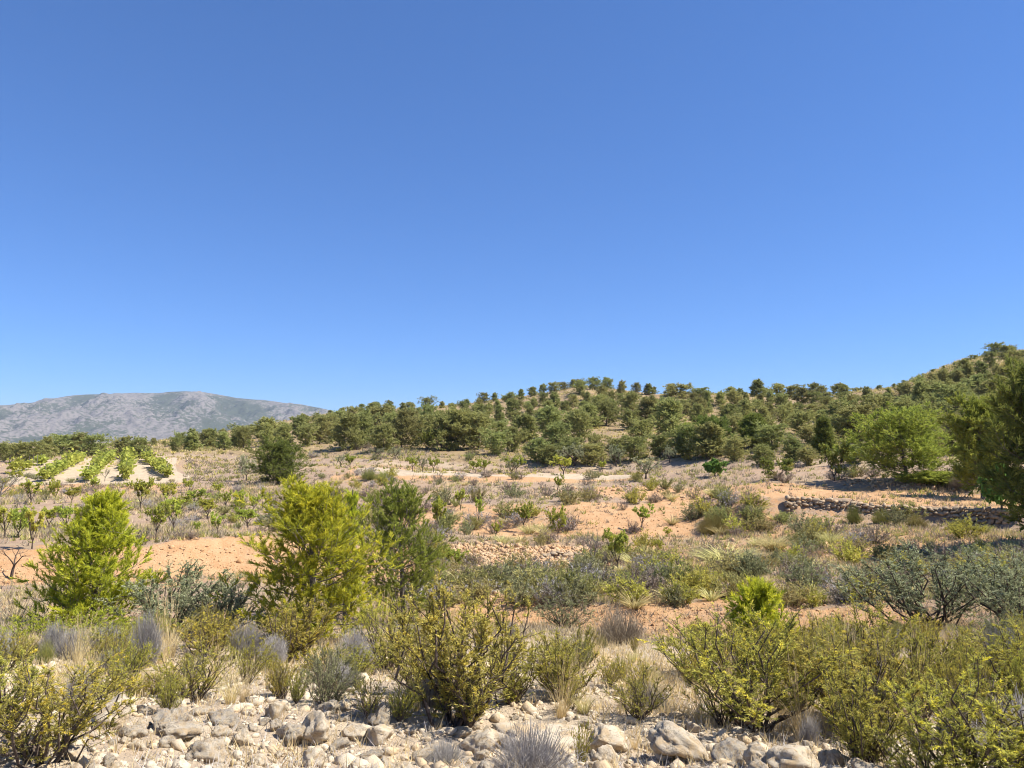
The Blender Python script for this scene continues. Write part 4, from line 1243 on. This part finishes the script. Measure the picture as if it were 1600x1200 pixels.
for (k, u, vb, vt, w, lab, r) in [(0, 1240, 1175, 1010, 70, 'tall straw grass clump behind the orange-stained rock', 4.7), (1, 372, 1135, 1005, 60, 'tall straw grass behind the rounded rocks', 5.0), (2, 598, 1050, 920, 60, 'tall straw grass behind the palest grey dome', 7.6), (0, 636, 1055, 935, 60, 'straw grass left of the tallest rosemary', 7.0),
                              (1, 580, 1155, 1080, 90, 'short straw grass beside the shadowed rocks', 4.7), (2, 432, 1150, 1100, 40, 'small straw tuft behind the paired boulders', 4.9), (0, 985, 1175, 1120, 36, 'straw tuft between the pale boulder and the leaning rock', 4.2), (1, 1085, 1150, 1050, 60, 'straw grass behind the leaning rock', 4.9), (2, 40, 965, 893, 70, 'pale reed-like grass left of the left young pine', 12.5)]:
    stand(one('straw_grass', strw[k], 'grass', 'tall straw grasses'), u, vb, vt, w, lab, r=r)
for (k, u, vb, vt, w, lab, r) in [(0, 1130, 888, 838, 92, 'biggest pale fountain-shaped esparto tussock on the lower terrace', None), (1, 1036, 905, 866, 44, 'smaller straw-coloured tussock left of the biggest fountain tussock', None), (0, 1006, 872, 846, 28, 'small pale tussock beside the dense green almond bush', None), (1, 1112, 778, 757, 30, 'grey-green tussock on the upper orange terrace', None), (0, 1205, 862, 826, 60, 'olive tussock right of the biggest fountain tussock', None), (1, 1290, 852, 824, 44, 'dull tussock on the lower terrace below the stone wall', None)]:
    stand(one('esparto_tussock', fount[k], 'tussock', 'esparto tussocks'), u, vb, vt, w, lab, r=r)

# ---- filling in: the mass of shrubs behind the rocks
rng = np.random.default_rng(91)
def near_zone(u):
    for c, t in [(150, 'in the thicket at the left edge'), (300, 'in the thicket before the olive'), (460, 'in the thicket left of the tall young pine'), (640, 'in the thicket by the palest grey dome'), (800, 'in the thicket behind the tallest rosemary'),
                 (960, 'in the thicket behind the tidy domed rosemary'), (1120, 'in the thicket left of the lime pine'), (1260, 'in the thicket right of the lime pine'), (1420, 'in the thicket below the sparse wild olive')]:
        if u < c: return t
    return 'in the thicket at the right edge'
for i in range(190):
    u = rng.uniform(-160, 1820)
    r = 6.3 + 6.2 * rng.random() ** 1.1
    if 640 < u < 1060 and r > 9 and rng.random() < 0.55: continue
    if 250 < u < 640 and r < 7.2: continue
    if 780 < u < 1020 and r < 8 and rng.random() < 0.8: continue
    x, y, z, r = at_r(u, r)
    h = rng.uniform(0.45, 0.85) * (1.2 if (u < 640 or u > 1030) else 0.8)
    p = rng.random()
    sc = rng.uniform(0.85, 1.25)
    lim = float(np.interp(u, [0, 75, 90, 235, 245, 370, 385, 630, 650, 790, 810, 1050, 1080, 1400, 1600], [985, 985, 975, 970, 930, 930, 1010, 1000, 945, 945, 985, 985, 955, 955, 945]))
    h = min(h, (z_of(u, lim, r) - z) * rng.uniform(0.75, 1.0))
    if h < 0.14: continue
    if p < 0.52: put(ros[int(rng.integers(5))], (x, y, z), (h * sc, h * sc, h), None, None, 'rosemary shrub', near_zone(u), tilt=0.1)
    elif p < 0.62: put(ggr[int(rng.integers(2))], (x, y, z), (h * sc, h * sc, h), None, None, 'grey-green bush', near_zone(u), tilt=0.1)
    elif p < 0.75: put(one('dry_bush', grym[int(rng.integers(4))], 'dry bush', 'pale grey dry bushes'), (x, y, z), (h * sc, h * sc, h), None, None, 'grey dry bush', near_zone(u), tilt=0.1)
    elif p < 0.84: put(yel[int(rng.integers(2))], (x, y, z), (h * sc, h * sc, h), None, None, 'yellow bush', near_zone(u), tilt=0.1)
    elif p < 0.92: put(one('broom_bush', brm[int(rng.integers(3))], 'bush', 'broom bushes'), (x, y, z), (h * sc, h * sc, h), None, None, 'thin-stemmed broom bush', near_zone(u), tilt=0.1)
    else: put(one('straw_grass', strw[int(rng.integers(3))], 'grass', 'tall straw grasses'), (x, y, z), (h * sc, h * sc, h), None, None, 'straw grass clump', near_zone(u), tilt=0.1)

for i in range(40):
    u = rng.uniform(1060, 1620)
    r = rng.uniform(4.6, 7.4)
    if u < 1250 and r < 5.4: continue
    x, y, z, r = at_r(u, r)
    h = rng.uniform(0.35, 0.75)
    lim = 965 + 60 * rng.random()
    h = min(h, (z_of(u, lim, r) - z))
    q = rng.random()
    if q < 0.5: put(ros[int(rng.integers(5))], (x, y, z), (h * 0.9, h * 0.9, h), None, None, 'rosemary shrub', near_zone(u), tilt=0.12)
    elif q < 0.68: put(one('straw_grass', strw[int(rng.integers(3))], 'grass', 'tall straw grasses'), (x, y, z), (h * 0.8, h * 0.8, h), None, None, 'straw grass clump', near_zone(u), tilt=0.1)
    elif q < 0.82: put(one('dry_bush', grym[3], 'dry bush', 'pale grey dry bushes'), (x, y, z), (h, h, h * 0.9), None, None, 'grey dry bush', near_zone(u), tilt=0.15)
    else: put(yel[int(rng.integers(2))], (x, y, z), (h, h, h), None, None, 'yellow bush', near_zone(u), tilt=0.12)

for i in range(95):
    u = rng.uniform(120, 1330)
    r = rng.uniform(4.45, 7.6)
    x, y, z, r = at_r(u, r)
    h = rng.uniform(0.16, 0.42)
    q = rng.random()
    if q < 0.40: put(one('straw_grass', strw[int(rng.integers(3))], 'grass', 'tall straw grasses'), (x, y, z), (h, h, h), None, None, 'straw grass clump', near_zone(u), tilt=0.15)
    elif q < (0.56 if u < 620 else 0.44): put(one('dry_bush', grym[int(rng.integers(4))], 'dry bush', 'pale grey dry bushes'), (x, y, z), (h * 1.2, h * 1.2, h), None, None, 'grey dry bush', near_zone(u), tilt=0.2)
    elif q < 0.80: put(ros[int(rng.integers(5))], (x, y, z), (h * 1.1, h * 1.1, h), None, None, 'rosemary shrub', near_zone(u), tilt=0.15)
    elif q < 0.92: put(one('green_tussock', grn_t[int(rng.integers(2))], 'tussock', 'green grass tussocks'), (x, y, z), (h, h, h), None, None, 'green grass tussock', near_zone(u), tilt=0.1)
    else: put(ggr[int(rng.integers(2))], (x, y, z), (h, h, h), None, None, 'grey-green bush', near_zone(u), tilt=0.1)

# ---- scrub of the terraces
scr = [P('scrub_bush', shrub(500 + i, H=0.5, W=0.8, stems=18, twigs=14, per=7, mat=m, bare=0.1, upright=0.35, tip=0.35, tl=0.13, leaf=0.06, lw=0.022, sr=0.008, flat=0.5, dead=0.05), 'bush', 'scrub bushes of the terraces')
       for i, m in enumerate(['scrub', 'scrub', 'greygreen', 'rosemary', 'scrub'])]
drs = [shrub(510 + i, H=0.45, W=0.75, stems=16, twigs=14, per=6, mat=m, bare=0.05, upright=0.4, tip=0.3, tl=0.14, leaf=0.055, lw=0.014, sr=0.008, flat=0.5) for i, m in enumerate(['brownscrub', 'dry', 'brownscrub'])]
drp = [P('dry_scrub', d, 'dry bush', 'dry brown scrub of the terraces') for d in drs]
tus = [tuft(520 + i, H=0.6, W=0.8, n=110, w=0.022, mat='esparto', droop=0.6, stand=0.5) for i in range(2)]
SEG = {'lower terrace': [(800, 'by the dead trunk'), (920, 'under the rubble bank'), (1060, 'near the bare tree'), (1210, 'round the big tussock'), (1360, 'beyond the big tussock'), (9999, 'behind the sparse olive')],
       'middle terrace': [(640, 'behind the young pines'), (850, 'among slim almonds'), (1080, 'along the orange slope'), (1240, 'near the crooked trunk'), (1400, 'below the stone wall'), (9999, 'at the shaded wall end')],
       'upper terrace': [(640, 'right of the orchard'), (850, 'below the bright almonds'), (1050, 'below the broad olive'), (1250, 'left of the stone wall'), (9999, 'above the stone wall')],
       'hill foot': [(480, 'beside the vineyard'), (700, 'near the round olive'), (950, 'near the wide olive'), (1180, 'around the green fig'), (9999, 'beside the broad bright pine')]}
def scrub_zone(u, k):
    if u < 430 and k < 12.5: return 'behind the left young pine in the orchard' if u < 215 else 'in the right half of the orchard'
    t = 'lower terrace' if k < 7.6 else 'middle terrace' if k < 9.95 else 'upper terrace' if k < 12.6 else 'hill foot'
    seg = next(s for c, s in SEG[t] if u < c)
    return f'{seg} on the {t}' if t != 'hill foot' else f'{seg} at the hill foot'
def k_at(x, y): return float(land(x, y)[1][0])
bare_spots = [(960, 815, 90, 18), (880, 812, 50, 14), (1060, 838, 30, 16), (1330, 762, 190, 9), (1480, 778, 110, 9), (1420, 846, 60, 12), (200, 872, 220, 26), (60, 875, 90, 22), (790, 962, 50, 14), (1020, 960, 28, 16), (1320, 962, 60, 12), (790, 868, 90, 18), (150, 735, 130, 16), (790, 737, 240, 7)]
n_scrub = n_dry = n_tus = 0
for i in range(2600):
    p = rng.random()
    if p < 0.38: u, v = rng.uniform(660, 1720), rng.uniform(866, 950)
    elif p < 0.68: u, v = rng.uniform(430, 1600), rng.uniform(762, 866)
    elif p < 0.82: u, v = rng.uniform(-5, 430), rng.uniform(745, 850)
    else: u, v = rng.uniform(300, 1600), rng.uniform(700, 762)
    if any(((u - a) / c) ** 2 + ((v - b) / d) ** 2 < 1 for a, b, c, d in bare_spots): continue
    if vnoise(u / 38.0, v / 13.0) < -0.12 + 0.3 * (rng.random() - 0.5): continue
    if 1180 < u < 1580 and 762 < v < 812: continue
    x, y, z, r = at(u, v)
    k = k_at(x, y)
    if 7.02 < k < 7.98 and u < 430: continue
    s = rng.uniform(0.6, 1.25) * (1.0 if r < 30 else 1.25) * (0.62 if u < 430 else 1.0)
    w = s * rng.uniform(0.85, 1.3)
    q = rng.random()
    dry_bias = 0.45 if (u < 1000 and v < 866) or u < 430 else 0.26
    if q < dry_bias:
        if n_dry >= 230: continue
        n_dry += 1
        put(drp[int(rng.integers(3))], (x, y, z), (w, w, s), None, None, 'dry brown bush', scrub_zone(u, k), tilt=0.1)
    elif q < dry_bias + 0.13:
        if n_tus >= 120: continue
        n_tus += 1
        put(one('grass_tussock', tus[int(rng.integers(2))], 'tussock', 'grass tussocks of the terraces'), (x, y, z), (w * 0.8, w * 0.8, s * 0.8), None, None, 'grass tussock', scrub_zone(u, k), tilt=0.1)
    else:
        if n_scrub >= 290: continue
        n_scrub += 1
        j = int(rng.integers(5))
        put(scr[j], (x, y, z), (w, w, s), None, None, {2: 'grey-green scrub bush', 3: 'yellow scrub bush'}.get(j, 'olive scrub bush'), scrub_zone(u, k), tilt=0.1)

# ------------------------------------------------------------------ rocks
rock_me = []
for i, (pl, rg, sq, sh) in enumerate([(10, 0.15, (1, 0.85, 0.75), 1), (13, 0.15, (1, 0.9, 0.85), 1), (8, 0.12, (1.1, 0.8, 0.65), 1), (14, 0.18, (1, 0.95, 0.8), 1), (8, 0.12, (1.25, 0.8, 0.6), 1), (12, 0.15, (0.9, 0.9, 0.9), 1), (7, 0.12, (1.2, 0.9, 0.75), 1), (16, 0.20, (1.1, 1, 0.65), 1), (9, 0.15, (1, 0.7, 0.85), 1)]):
    v, f = rock_shape(600 + i, 4, pl, rg, sq, sh)
    v = v / np.abs(v[:, :2]).max()
    g = Geo(); g.add(v, f)
    rock_me.append(g.mesh('rock', M['rock'], True))
placed = []
def rock(me, x, y, r_, sink=0.35, label=None, what=None, where=None, rot=None, sc=(1, 1, 1)):
    o = put(one('rock', me, 'rock', 'limestone rocks of the pile'), (x, y, ground(x, y) + r_ * (0.7 - sink * 1.4)), (r_ * sc[0], r_ * sc[1], r_ * sc[2]), None, label, what, where)
    o.rotation_euler = rot if rot else (random.uniform(-0.5, 0.5), random.uniform(-0.5, 0.5), random.uniform(0, 6.28))
    placed.append((x, y, r_))
for (u, v, w, k, lab, rot, sc, sink) in [
    (508, 1160, 74, 5, 'rounded pale boulder, right one of the touching pair', (0.2, 0.1, 1.0), (1, 1, 1.05), 0.2),
    (468, 1160, 56, 1, 'smaller pale boulder, left one of the touching pair', (0.1, 0.3, 0.4), (1, 1, 1.1), 0.2),
    (295, 1152, 70, 7, 'grey flat-topped boulder under the sparse leaning rosemary', (0, 0.1, 0.3), (1.1, 1, 0.9), 0.3),
    (390, 1160, 48, 3, 'grey rounded rock left of the touching pair', (0.3, 0, 2), (1, 1, 1), 0.3),
    (345, 1188, 72, 0, 'large ochre boulder at the front left', (0.1, 0.2, 0.5), (1.1, 1, 0.9), 0.35),
    (842, 1165, 150, 7, 'long pale slab under the tidy domed rosemary', (0.05, 0.1, 0.2), (1.25, 1, 0.8), 0.42),
    (940, 1178, 96, 6, 'large grey-white angular boulder right of the yellow sprig', (0.2, 0.2, 0.9), (1.1, 1, 0.9), 0.2),
    (1048, 1186, 105, 4, 'long leaning slab-like rock with dark left side', (0.1, 0.65, 0.2), (1.15, 1, 1.0), 0.2),
    (1128, 1192, 80, 2, 'grey angular rock left of the split', (0.2, -0.2, 1.2), (1, 1, 1.1), 0.2),
    (1172, 1196, 66, 6, 'grey angular rock right of the split', (0.1, 0.3, 2.2), (1, 1, 1), 0.2),
    (1232, 1206, 90, 0, 'cream rock below the tall straw grass clump', (0, 0.1, 0.1), (1.2, 1, 0.8), 0.3),
    (1285, 1200, 66, 8, 'orange-stained rock at the right end of the pile', (0.3, 0.5, 0.7), (1, 1, 1), 0.25),
    (185, 1110, 42, 5, 'single pale rock on the bare ground at the left', (0.2, 0.3, 1.5), (1.1, 1, 0.8), 0.3),
    (225, 1150, 48, 1, 'sunlit cream rock right of the large left rosemary', (0, 0.2, 0.6), (1, 1, 0.9), 0.3),
    (15, 1112, 64, 3, 'pale rock outcrop at the left edge', (0, 0.1, 0.3), (1.3, 1, 0.8), 0.35),
    (600, 1160, 70, 8, 'dark shadowed rock left of the tallest rosemary', (0.2, 0.4, 1.1), (1, 1, 0.9), 0.3),
    (560, 1150, 60, 2, 'white-crusted rock in the shrub shadow', (0.1, 0.1, 2.1), (1.1, 1, 0.9), 0.3),
    (1470, 1150, 60, 0, 'pale stone among the right-hand rosemary stems', (0, 0.1, 0.4), (1, 1, 0.8), 0.35)]:
    x, y, z, r = at(u, v)
    rock(rock_me[k], x, y, px(w, r) / 2 * 0.92, sink, lab, None, None, rot, sc)
def rock_zone(u, r):
    seg = next(t for c, t in [(130, 'at the left edge'), (240, 'right of the left rosemary'), (340, 'beside the ochre boulder'), (440, 'left of the paired boulders'), (540, 'around the paired boulders'), (660, 'in the shrub shadow'), (780, 'under the tallest rosemary'),
                             (900, 'around the long pale slab'), (1010, 'around the angular boulder'), (1110, 'around the leaning slab'), (1220, 'around the split rocks'), (1330, 'by the orange-stained rock'), (9999, 'under the right-hand shrubs')] if u < c)
    return f"{seg}, {'front' if r < 3.75 else 'back'} of the pile"
rng = np.random.default_rng(17)
cnt = 0
for i in range(12000):
    if cnt >= 279: break
    u = rng.uniform(-30, 1630)
    r = rng.uniform(3.0, 4.75)
    if u > 1330 and rng.random() < 0.6: continue
    s = float(np.clip(rng.lognormal(math.log(0.046), 0.5), 0.02, 0.13)) * (1 if r < 4.6 else 0.7)
    x, y, z, r = at_r(u, r)
    if any(math.hypot(x - a, y - b) < 0.66 * (s + c) for a, b, c in placed): continue
    rock(rock_me[int(rng.integers(9))], x, y, s, rng.uniform(0.22, 0.5), None, 'small limestone' if s < 0.05 else 'limestone rock' if s < 0.09 else 'big limestone rock', rock_zone(u, r), None, (rng.uniform(0.9, 1.3), rng.uniform(0.8, 1.1), rng.uniform(0.75, 1.1)))
    cnt += 1

def stones(name, spots, mat, kind='stuff', label=None, sub=1, seed=5):
    """many small stones joined into one mass"""
    rng = np.random.default_rng(seed)
    g = Geo()
    forms = [rock_shape(700 + i, sub, 8, 0.08, (1, 0.85, 0.65), 1) for i in range(8)]
    for (x, y, z, s) in spots:
        v, f = forms[int(rng.integers(8))]
        a, b = rng.uniform(0, 6.28), rng.uniform(-0.6, 0.6)
        Rm = np.array(Matrix.Rotation(a, 3, 'Z') @ Matrix.Rotation(b, 3, 'X'))
        g.add((v * s * rng.uniform(0.7, 1.3, 3)) @ Rm.T + np.array([x, y, z]), f)
    o = link(name, g.mesh(name, M[mat]))
    tag(o, label, kind=kind)
    return o
sp = []
zs = []
for i in range(8000):
    u = rng.uniform(-60, 1660)
    r = 2.7 + 5.0 * rng.random() ** 1.6
    a = float(az_of(u))
    sp.append((r * math.sin(a), r * math.cos(a), float(np.clip(rng.lognormal(math.log(0.015), 0.6), 0.005, 0.06))))
zz = land([s[0] for s in sp], [s[1] for s in sp])[0]
stones('gravel', [(x, y, z + s * 0.2, s) for (x, y, s), z in zip(sp, zz)], 'rock', label='pale limestone gravel scattered between the rocks')
# rubble of the fallen terrace bank, and stones on the banks
sp = []
for i in range(2600):
    q = rng.random()
    if q < 0.62: u, k0, k1, s = rng.uniform(684, 908), 7.0, 8.05, 0.062
    elif q < 0.72: u, k0, k1, s = rng.uniform(1315, 1500), 11.1, 12.1, 0.075
    elif q < 0.82: u, k0, k1, s = rng.uniform(820, 1100), 10.4, 11.2, 0.08
    else: u, k0, k1, s = rng.uniform(600, 1600), 6.0, 9.0, 0.06
    k = rng.uniform(k0, k1)
    rr, _ = profile(np.array([u]))
    r = float(np.interp(k, np.arange(NK), rr[:, 0]))
    a = float(az_of(u))
    sp.append((r * math.sin(a), r * math.cos(a), s * rng.lognormal(0, 0.4)))
zz = land([s[0] for s in sp], [s[1] for s in sp])[0]
stones('rubble', [(x, y, z + s * 0.25, s) for (x, y, s), z in zip(sp, zz)], 'rubble', label='ochre rubble stones of the collapsed terrace banks', seed=6)

sp = []
for i in range(3800):
    q = rng.random()
    if q < 0.3: u, k0, k1 = rng.uniform(-20, 440), 6.8, 8.05
    elif q < 0.6: u, k0, k1 = rng.uniform(640, 1420), 4.9, 6.3
    elif q < 0.85: u, k0, k1 = rng.uniform(840, 1120), 8.6, 10.2
    else: u, k0, k1 = rng.uniform(1120, 1600), 7.6, 11.1
    k = rng.uniform(k0, k1)
    rr, _ = profile(np.array([u]))
    r = float(np.interp(k, np.arange(NK), rr[:, 0]))
    a = float(az_of(u))
    sp.append((r * math.sin(a), r * math.cos(a), 0.013 * rng.lognormal(0, 0.55) * (1 + r / 40)))
zz = land([s[0] for s in sp], [s[1] for s in sp])[0]
stones('earth_clods', [(x, y, z + s * 0.1, s) for (x, y, s), z in zip(sp, zz)], 'clod', label='orange earth clods crumbling on the terrace banks', seed=8)

# ---- dry stone walls
wall_st = []
for i in range(6):
    v, f = rock_shape(800 + i, 2, 7, 0.05, (1, 0.8, 0.75), 1)
    g = Geo(); g.add(v, f)
    wall_st.append(g.mesh('stone', M['wallstone']))
def stone_wall(u0, u1, kk, h0, h1, rows, sw, label, cap):
    a = at_r(u0, 30)
    o = link('dry_stone_wall', None)
    tag(o, label, 'wall', 'dry stone terrace walls', 'thing')
    n = 0
    us = np.linspace(u0, u1, 60)
    rr, _ = profile(us)
    rl = np.array([np.interp(kk, np.arange(NK), rr[:, i]) for i in range(60)])
    az = az_of(us)
    X, Y = rl * np.sin(az), rl * np.cos(az)
    o.location = (float(X[0]), float(Y[0]), ground(X[0], Y[0]))
    seg = np.concatenate([[0], np.cumsum(np.hypot(np.diff(X), np.diff(Y)))])
    L = seg[-1]
    def level(k):
        rk = np.array([np.interp(k, np.arange(NK), rr[:, i]) for i in range(60)])
        return np.convolve(np.pad(land(rk * np.sin(az), rk * np.cos(az))[0], 4, 'edge'), np.ones(9) / 9, 'valid')
    zb, zt = level(math.floor(kk) - 0.02), level(math.floor(kk) + 1.03)
    tall = np.clip(zt - zb + 0.04, h0, h1)
    zb = zt + 0.04 - tall
    hh = 0.0
    for row in range(rows):
        s = -rng.uniform(0, 0.1)
        rowh = 0
        while s < L and n < cap:
            w = sw * rng.uniform(0.7, 1.5)
            t = s + w / 2
            if t > L: break
            hgt = np.interp(t, seg, tall)
            ch = hgt / rows
            x, y, z = np.interp(t, seg, X), np.interp(t, seg, Y), np.interp(t, seg, zb)
            dx, dy = np.interp(min(t + 0.2, L), seg, X) - np.interp(max(t - 0.2, 0), seg, X), np.interp(min(t + 0.2, L), seg, Y) - np.interp(max(t - 0.2, 0), seg, Y)
            st = link('stone', wall_st[int(rng.integers(6))], o)
            back = row * 0.03
            rr_ = math.hypot(x, y)
            st.location = (x + x / rr_ * back - o.location.x, y + y / rr_ * back - o.location.y, z + (row + 0.5) * ch - 0.06 + rng.normal() * 0.03 - o.location.z)
            st.scale = (w * 0.62, 0.17, ch * rng.uniform(0.78, 1.35))
            st.rotation_euler = (rng.normal() * 0.06, rng.normal() * 0.1, math.atan2(dy, dx) + rng.normal() * 0.08)
            s += w
            n += 1
stone_wall(1225, 1590, 9.30, 0.25, 0.95, 6, 0.19, 'long low dry stone wall holding up the orange terrace, partly shaded', 300)
stone_wall(846, 908, 7.45, 0.3, 0.55, 4, 0.15, 'short broken piece of dry stone wall at the rubble bank', 70)

# ------------------------------------------------------------------ ground cover
def cover(name, n, rfun, ufun, L, W, mat, label, keep=None, up=0.9, per=6, seed=1, grow=0.06):
    rng = np.random.default_rng(seed)
    u = ufun(rng, n); r = rfun(rng, n)
    a = az_of(u)
    x, y = r * np.sin(a), r * np.cos(a)
    z, k, uu = land(x, y)
    dens = vnoise(x / (1 + r * 0.06), y / (1 + r * 0.06)) * 0.5 + 0.5
    ok = rng.random(n) < np.clip(dens * 1.5 - 0.15, 0.05, 1)
    if keep is not None: ok &= keep(u, r, k, rng)
    x, y, z, r = x[ok], y[ok], z[ok], r[ok]
    n = len(x)
    sc = 1 + r * grow
    base = np.repeat(np.stack([x, y, z - 0.02], 1), per, 0)
    sc = np.repeat(sc, per)
    d = rng.normal(size=(n * per, 3)) * 0.55
    d[:, 2] = np.abs(d[:, 2]) + up
    base[:, :2] += rng.normal(size=(n * per, 2)) * (0.02 * sc)[:, None]
    t = np.repeat(np.stack([rng.beta(2, 2, n), np.clip(rng.normal(0.2, 0.3, n), 0, 1), rng.random(n)], 1), per, 0)
    g = Geo()
    leaves(g, base, d, L * sc * rng.uniform(0.5, 1.2, n * per), W * sc, rng, t)
    o = link(name, g.mesh(name, M[mat]))
    tag(o, label, kind='stuff')
logr = lambda a, b: (lambda rng, n: np.exp(rng.uniform(math.log(a), math.log(b), n)))
uni = lambda a, b: (lambda rng, n: rng.uniform(a, b, n))
cover('dry_grass', 40000, logr(3.2, 62), uni(-80, 1680), 0.085, 0.006, 'straw', 'short dry straw grass over the terraces', lambda u, r, k, g: ((r > 4.9) | (g.random(len(u)) < 0.13)) & ~((k > 11.75) & (k < 12.65) & (u > 560) & (u < 1010)) & ~((k > 7.0) & (k < 8.0) & (u < 430)) & ~((k > 8.8) & (k < 11.2) & (u > 850) & (g.random(len(u)) < 0.7)), seed=11)
cover('low_scrub', 26000, logr(9, 95), uni(-80, 1680), 0.075, 0.012, 'brownscrub', 'low grey-brown dwarf scrub over the terraces', lambda u, r, k, g: ~((k > 11.75) & (k < 12.65) & (u > 560) & (u < 1010)) & ~((k > 7.0) & (k < 8.0) & (u < 430)) & ~((k > 8.8) & (k < 11.2) & (u > 850) & (g.random(len(u)) < 0.75)) & ~((k > 11.9) & (k < 13.1) & (u < 290)), seed=12, per=8, up=0.4)
cover('green_scrub', 9000, logr(15, 90), uni(-80, 1680), 0.075, 0.020, 'scrub', 'low green dwarf scrub over the terraces', lambda u, r, k, g: ~((k > 11.75) & (k < 12.65) & (u > 560) & (u < 1010)) & ~((k > 7.0) & (k < 8.0) & (u < 430)) & ~((k > 8.8) & (k < 11.2) & (u > 850) & (g.random(len(u)) < 0.6)) & ~((k > 11.9) & (k < 13.1) & (u < 290)), seed=22, per=9, up=0.5)
cover('dead_twigs', 8000, logr(3.0, 9), uni(-80, 1680), 0.10, 0.0035, 'dry', 'dead grey twigs lying on the pale stony ground', seed=13, per=3, up=0.05, grow=0.02)
cover('hill_grass', 16000, lambda g, n: g.uniform(85, 225, n), uni(-40, 1700), 0.05, 0.011, 'straw', 'straw-coloured grass of the hillside', seed=14, per=6, grow=0.06)
cover('hill_scrub', 13000, lambda g, n: g.uniform(64, 225, n), uni(-40, 1700), 0.055, 0.022, 'scrub', 'low dull green scrub of the hillside', lambda u, r, k, g: ~((k < 13.1) & (u < 290)), seed=15, per=9, up=0.35, grow=0.06)
# distant wood at the foot of the mountain
cover('far_woods', 3500, lambda g, n: g.uniform(320, 1500, n), uni(-300, 700), 0.05, 0.035, 'pine_hill', 'dark belt of distant pinewood on the plain below the mountain', seed=16, per=10, up=0.5, grow=0.05)

# ------------------------------------------------------------------ the air
def haze():
    lo = min(o.bound_box[0][2] for o in C.objects if o.name in ('terraced_ground', 'mountain'))
    hi = max(o.bound_box[6][2] for o in C.objects if o.name in ('terraced_ground', 'mountain'))
    a, b = lo - 1.0, hi + 6.0
    s = 8200
    g = Geo()
    v = [(x, y, z) for z in (a, b) for y in (-s, s) for x in (-s, s)]
    g.add(v, [(0, 2, 1), (1, 2, 3), (4, 5, 6), (5, 7, 6), (0, 1, 4), (1, 5, 4), (2, 6, 3), (3, 6, 7), (0, 4, 2), (2, 4, 6), (1, 3, 5), (3, 7, 5)])
    m, nt, out = new_mat('air')
    pv = N(nt, 'VolumePrincipled')
    pv.inputs['Color'].default_value = (0.72, 0.84, 1.0, 1)
    pv.inputs['Density'].default_value = 7e-5
    nt.links.new(pv.outputs[0], out.inputs['Volume'])
    tag(link('haze', g.mesh('haze', m)), 'thin blue haze over the valley', kind='stuff')
haze()
name_them()
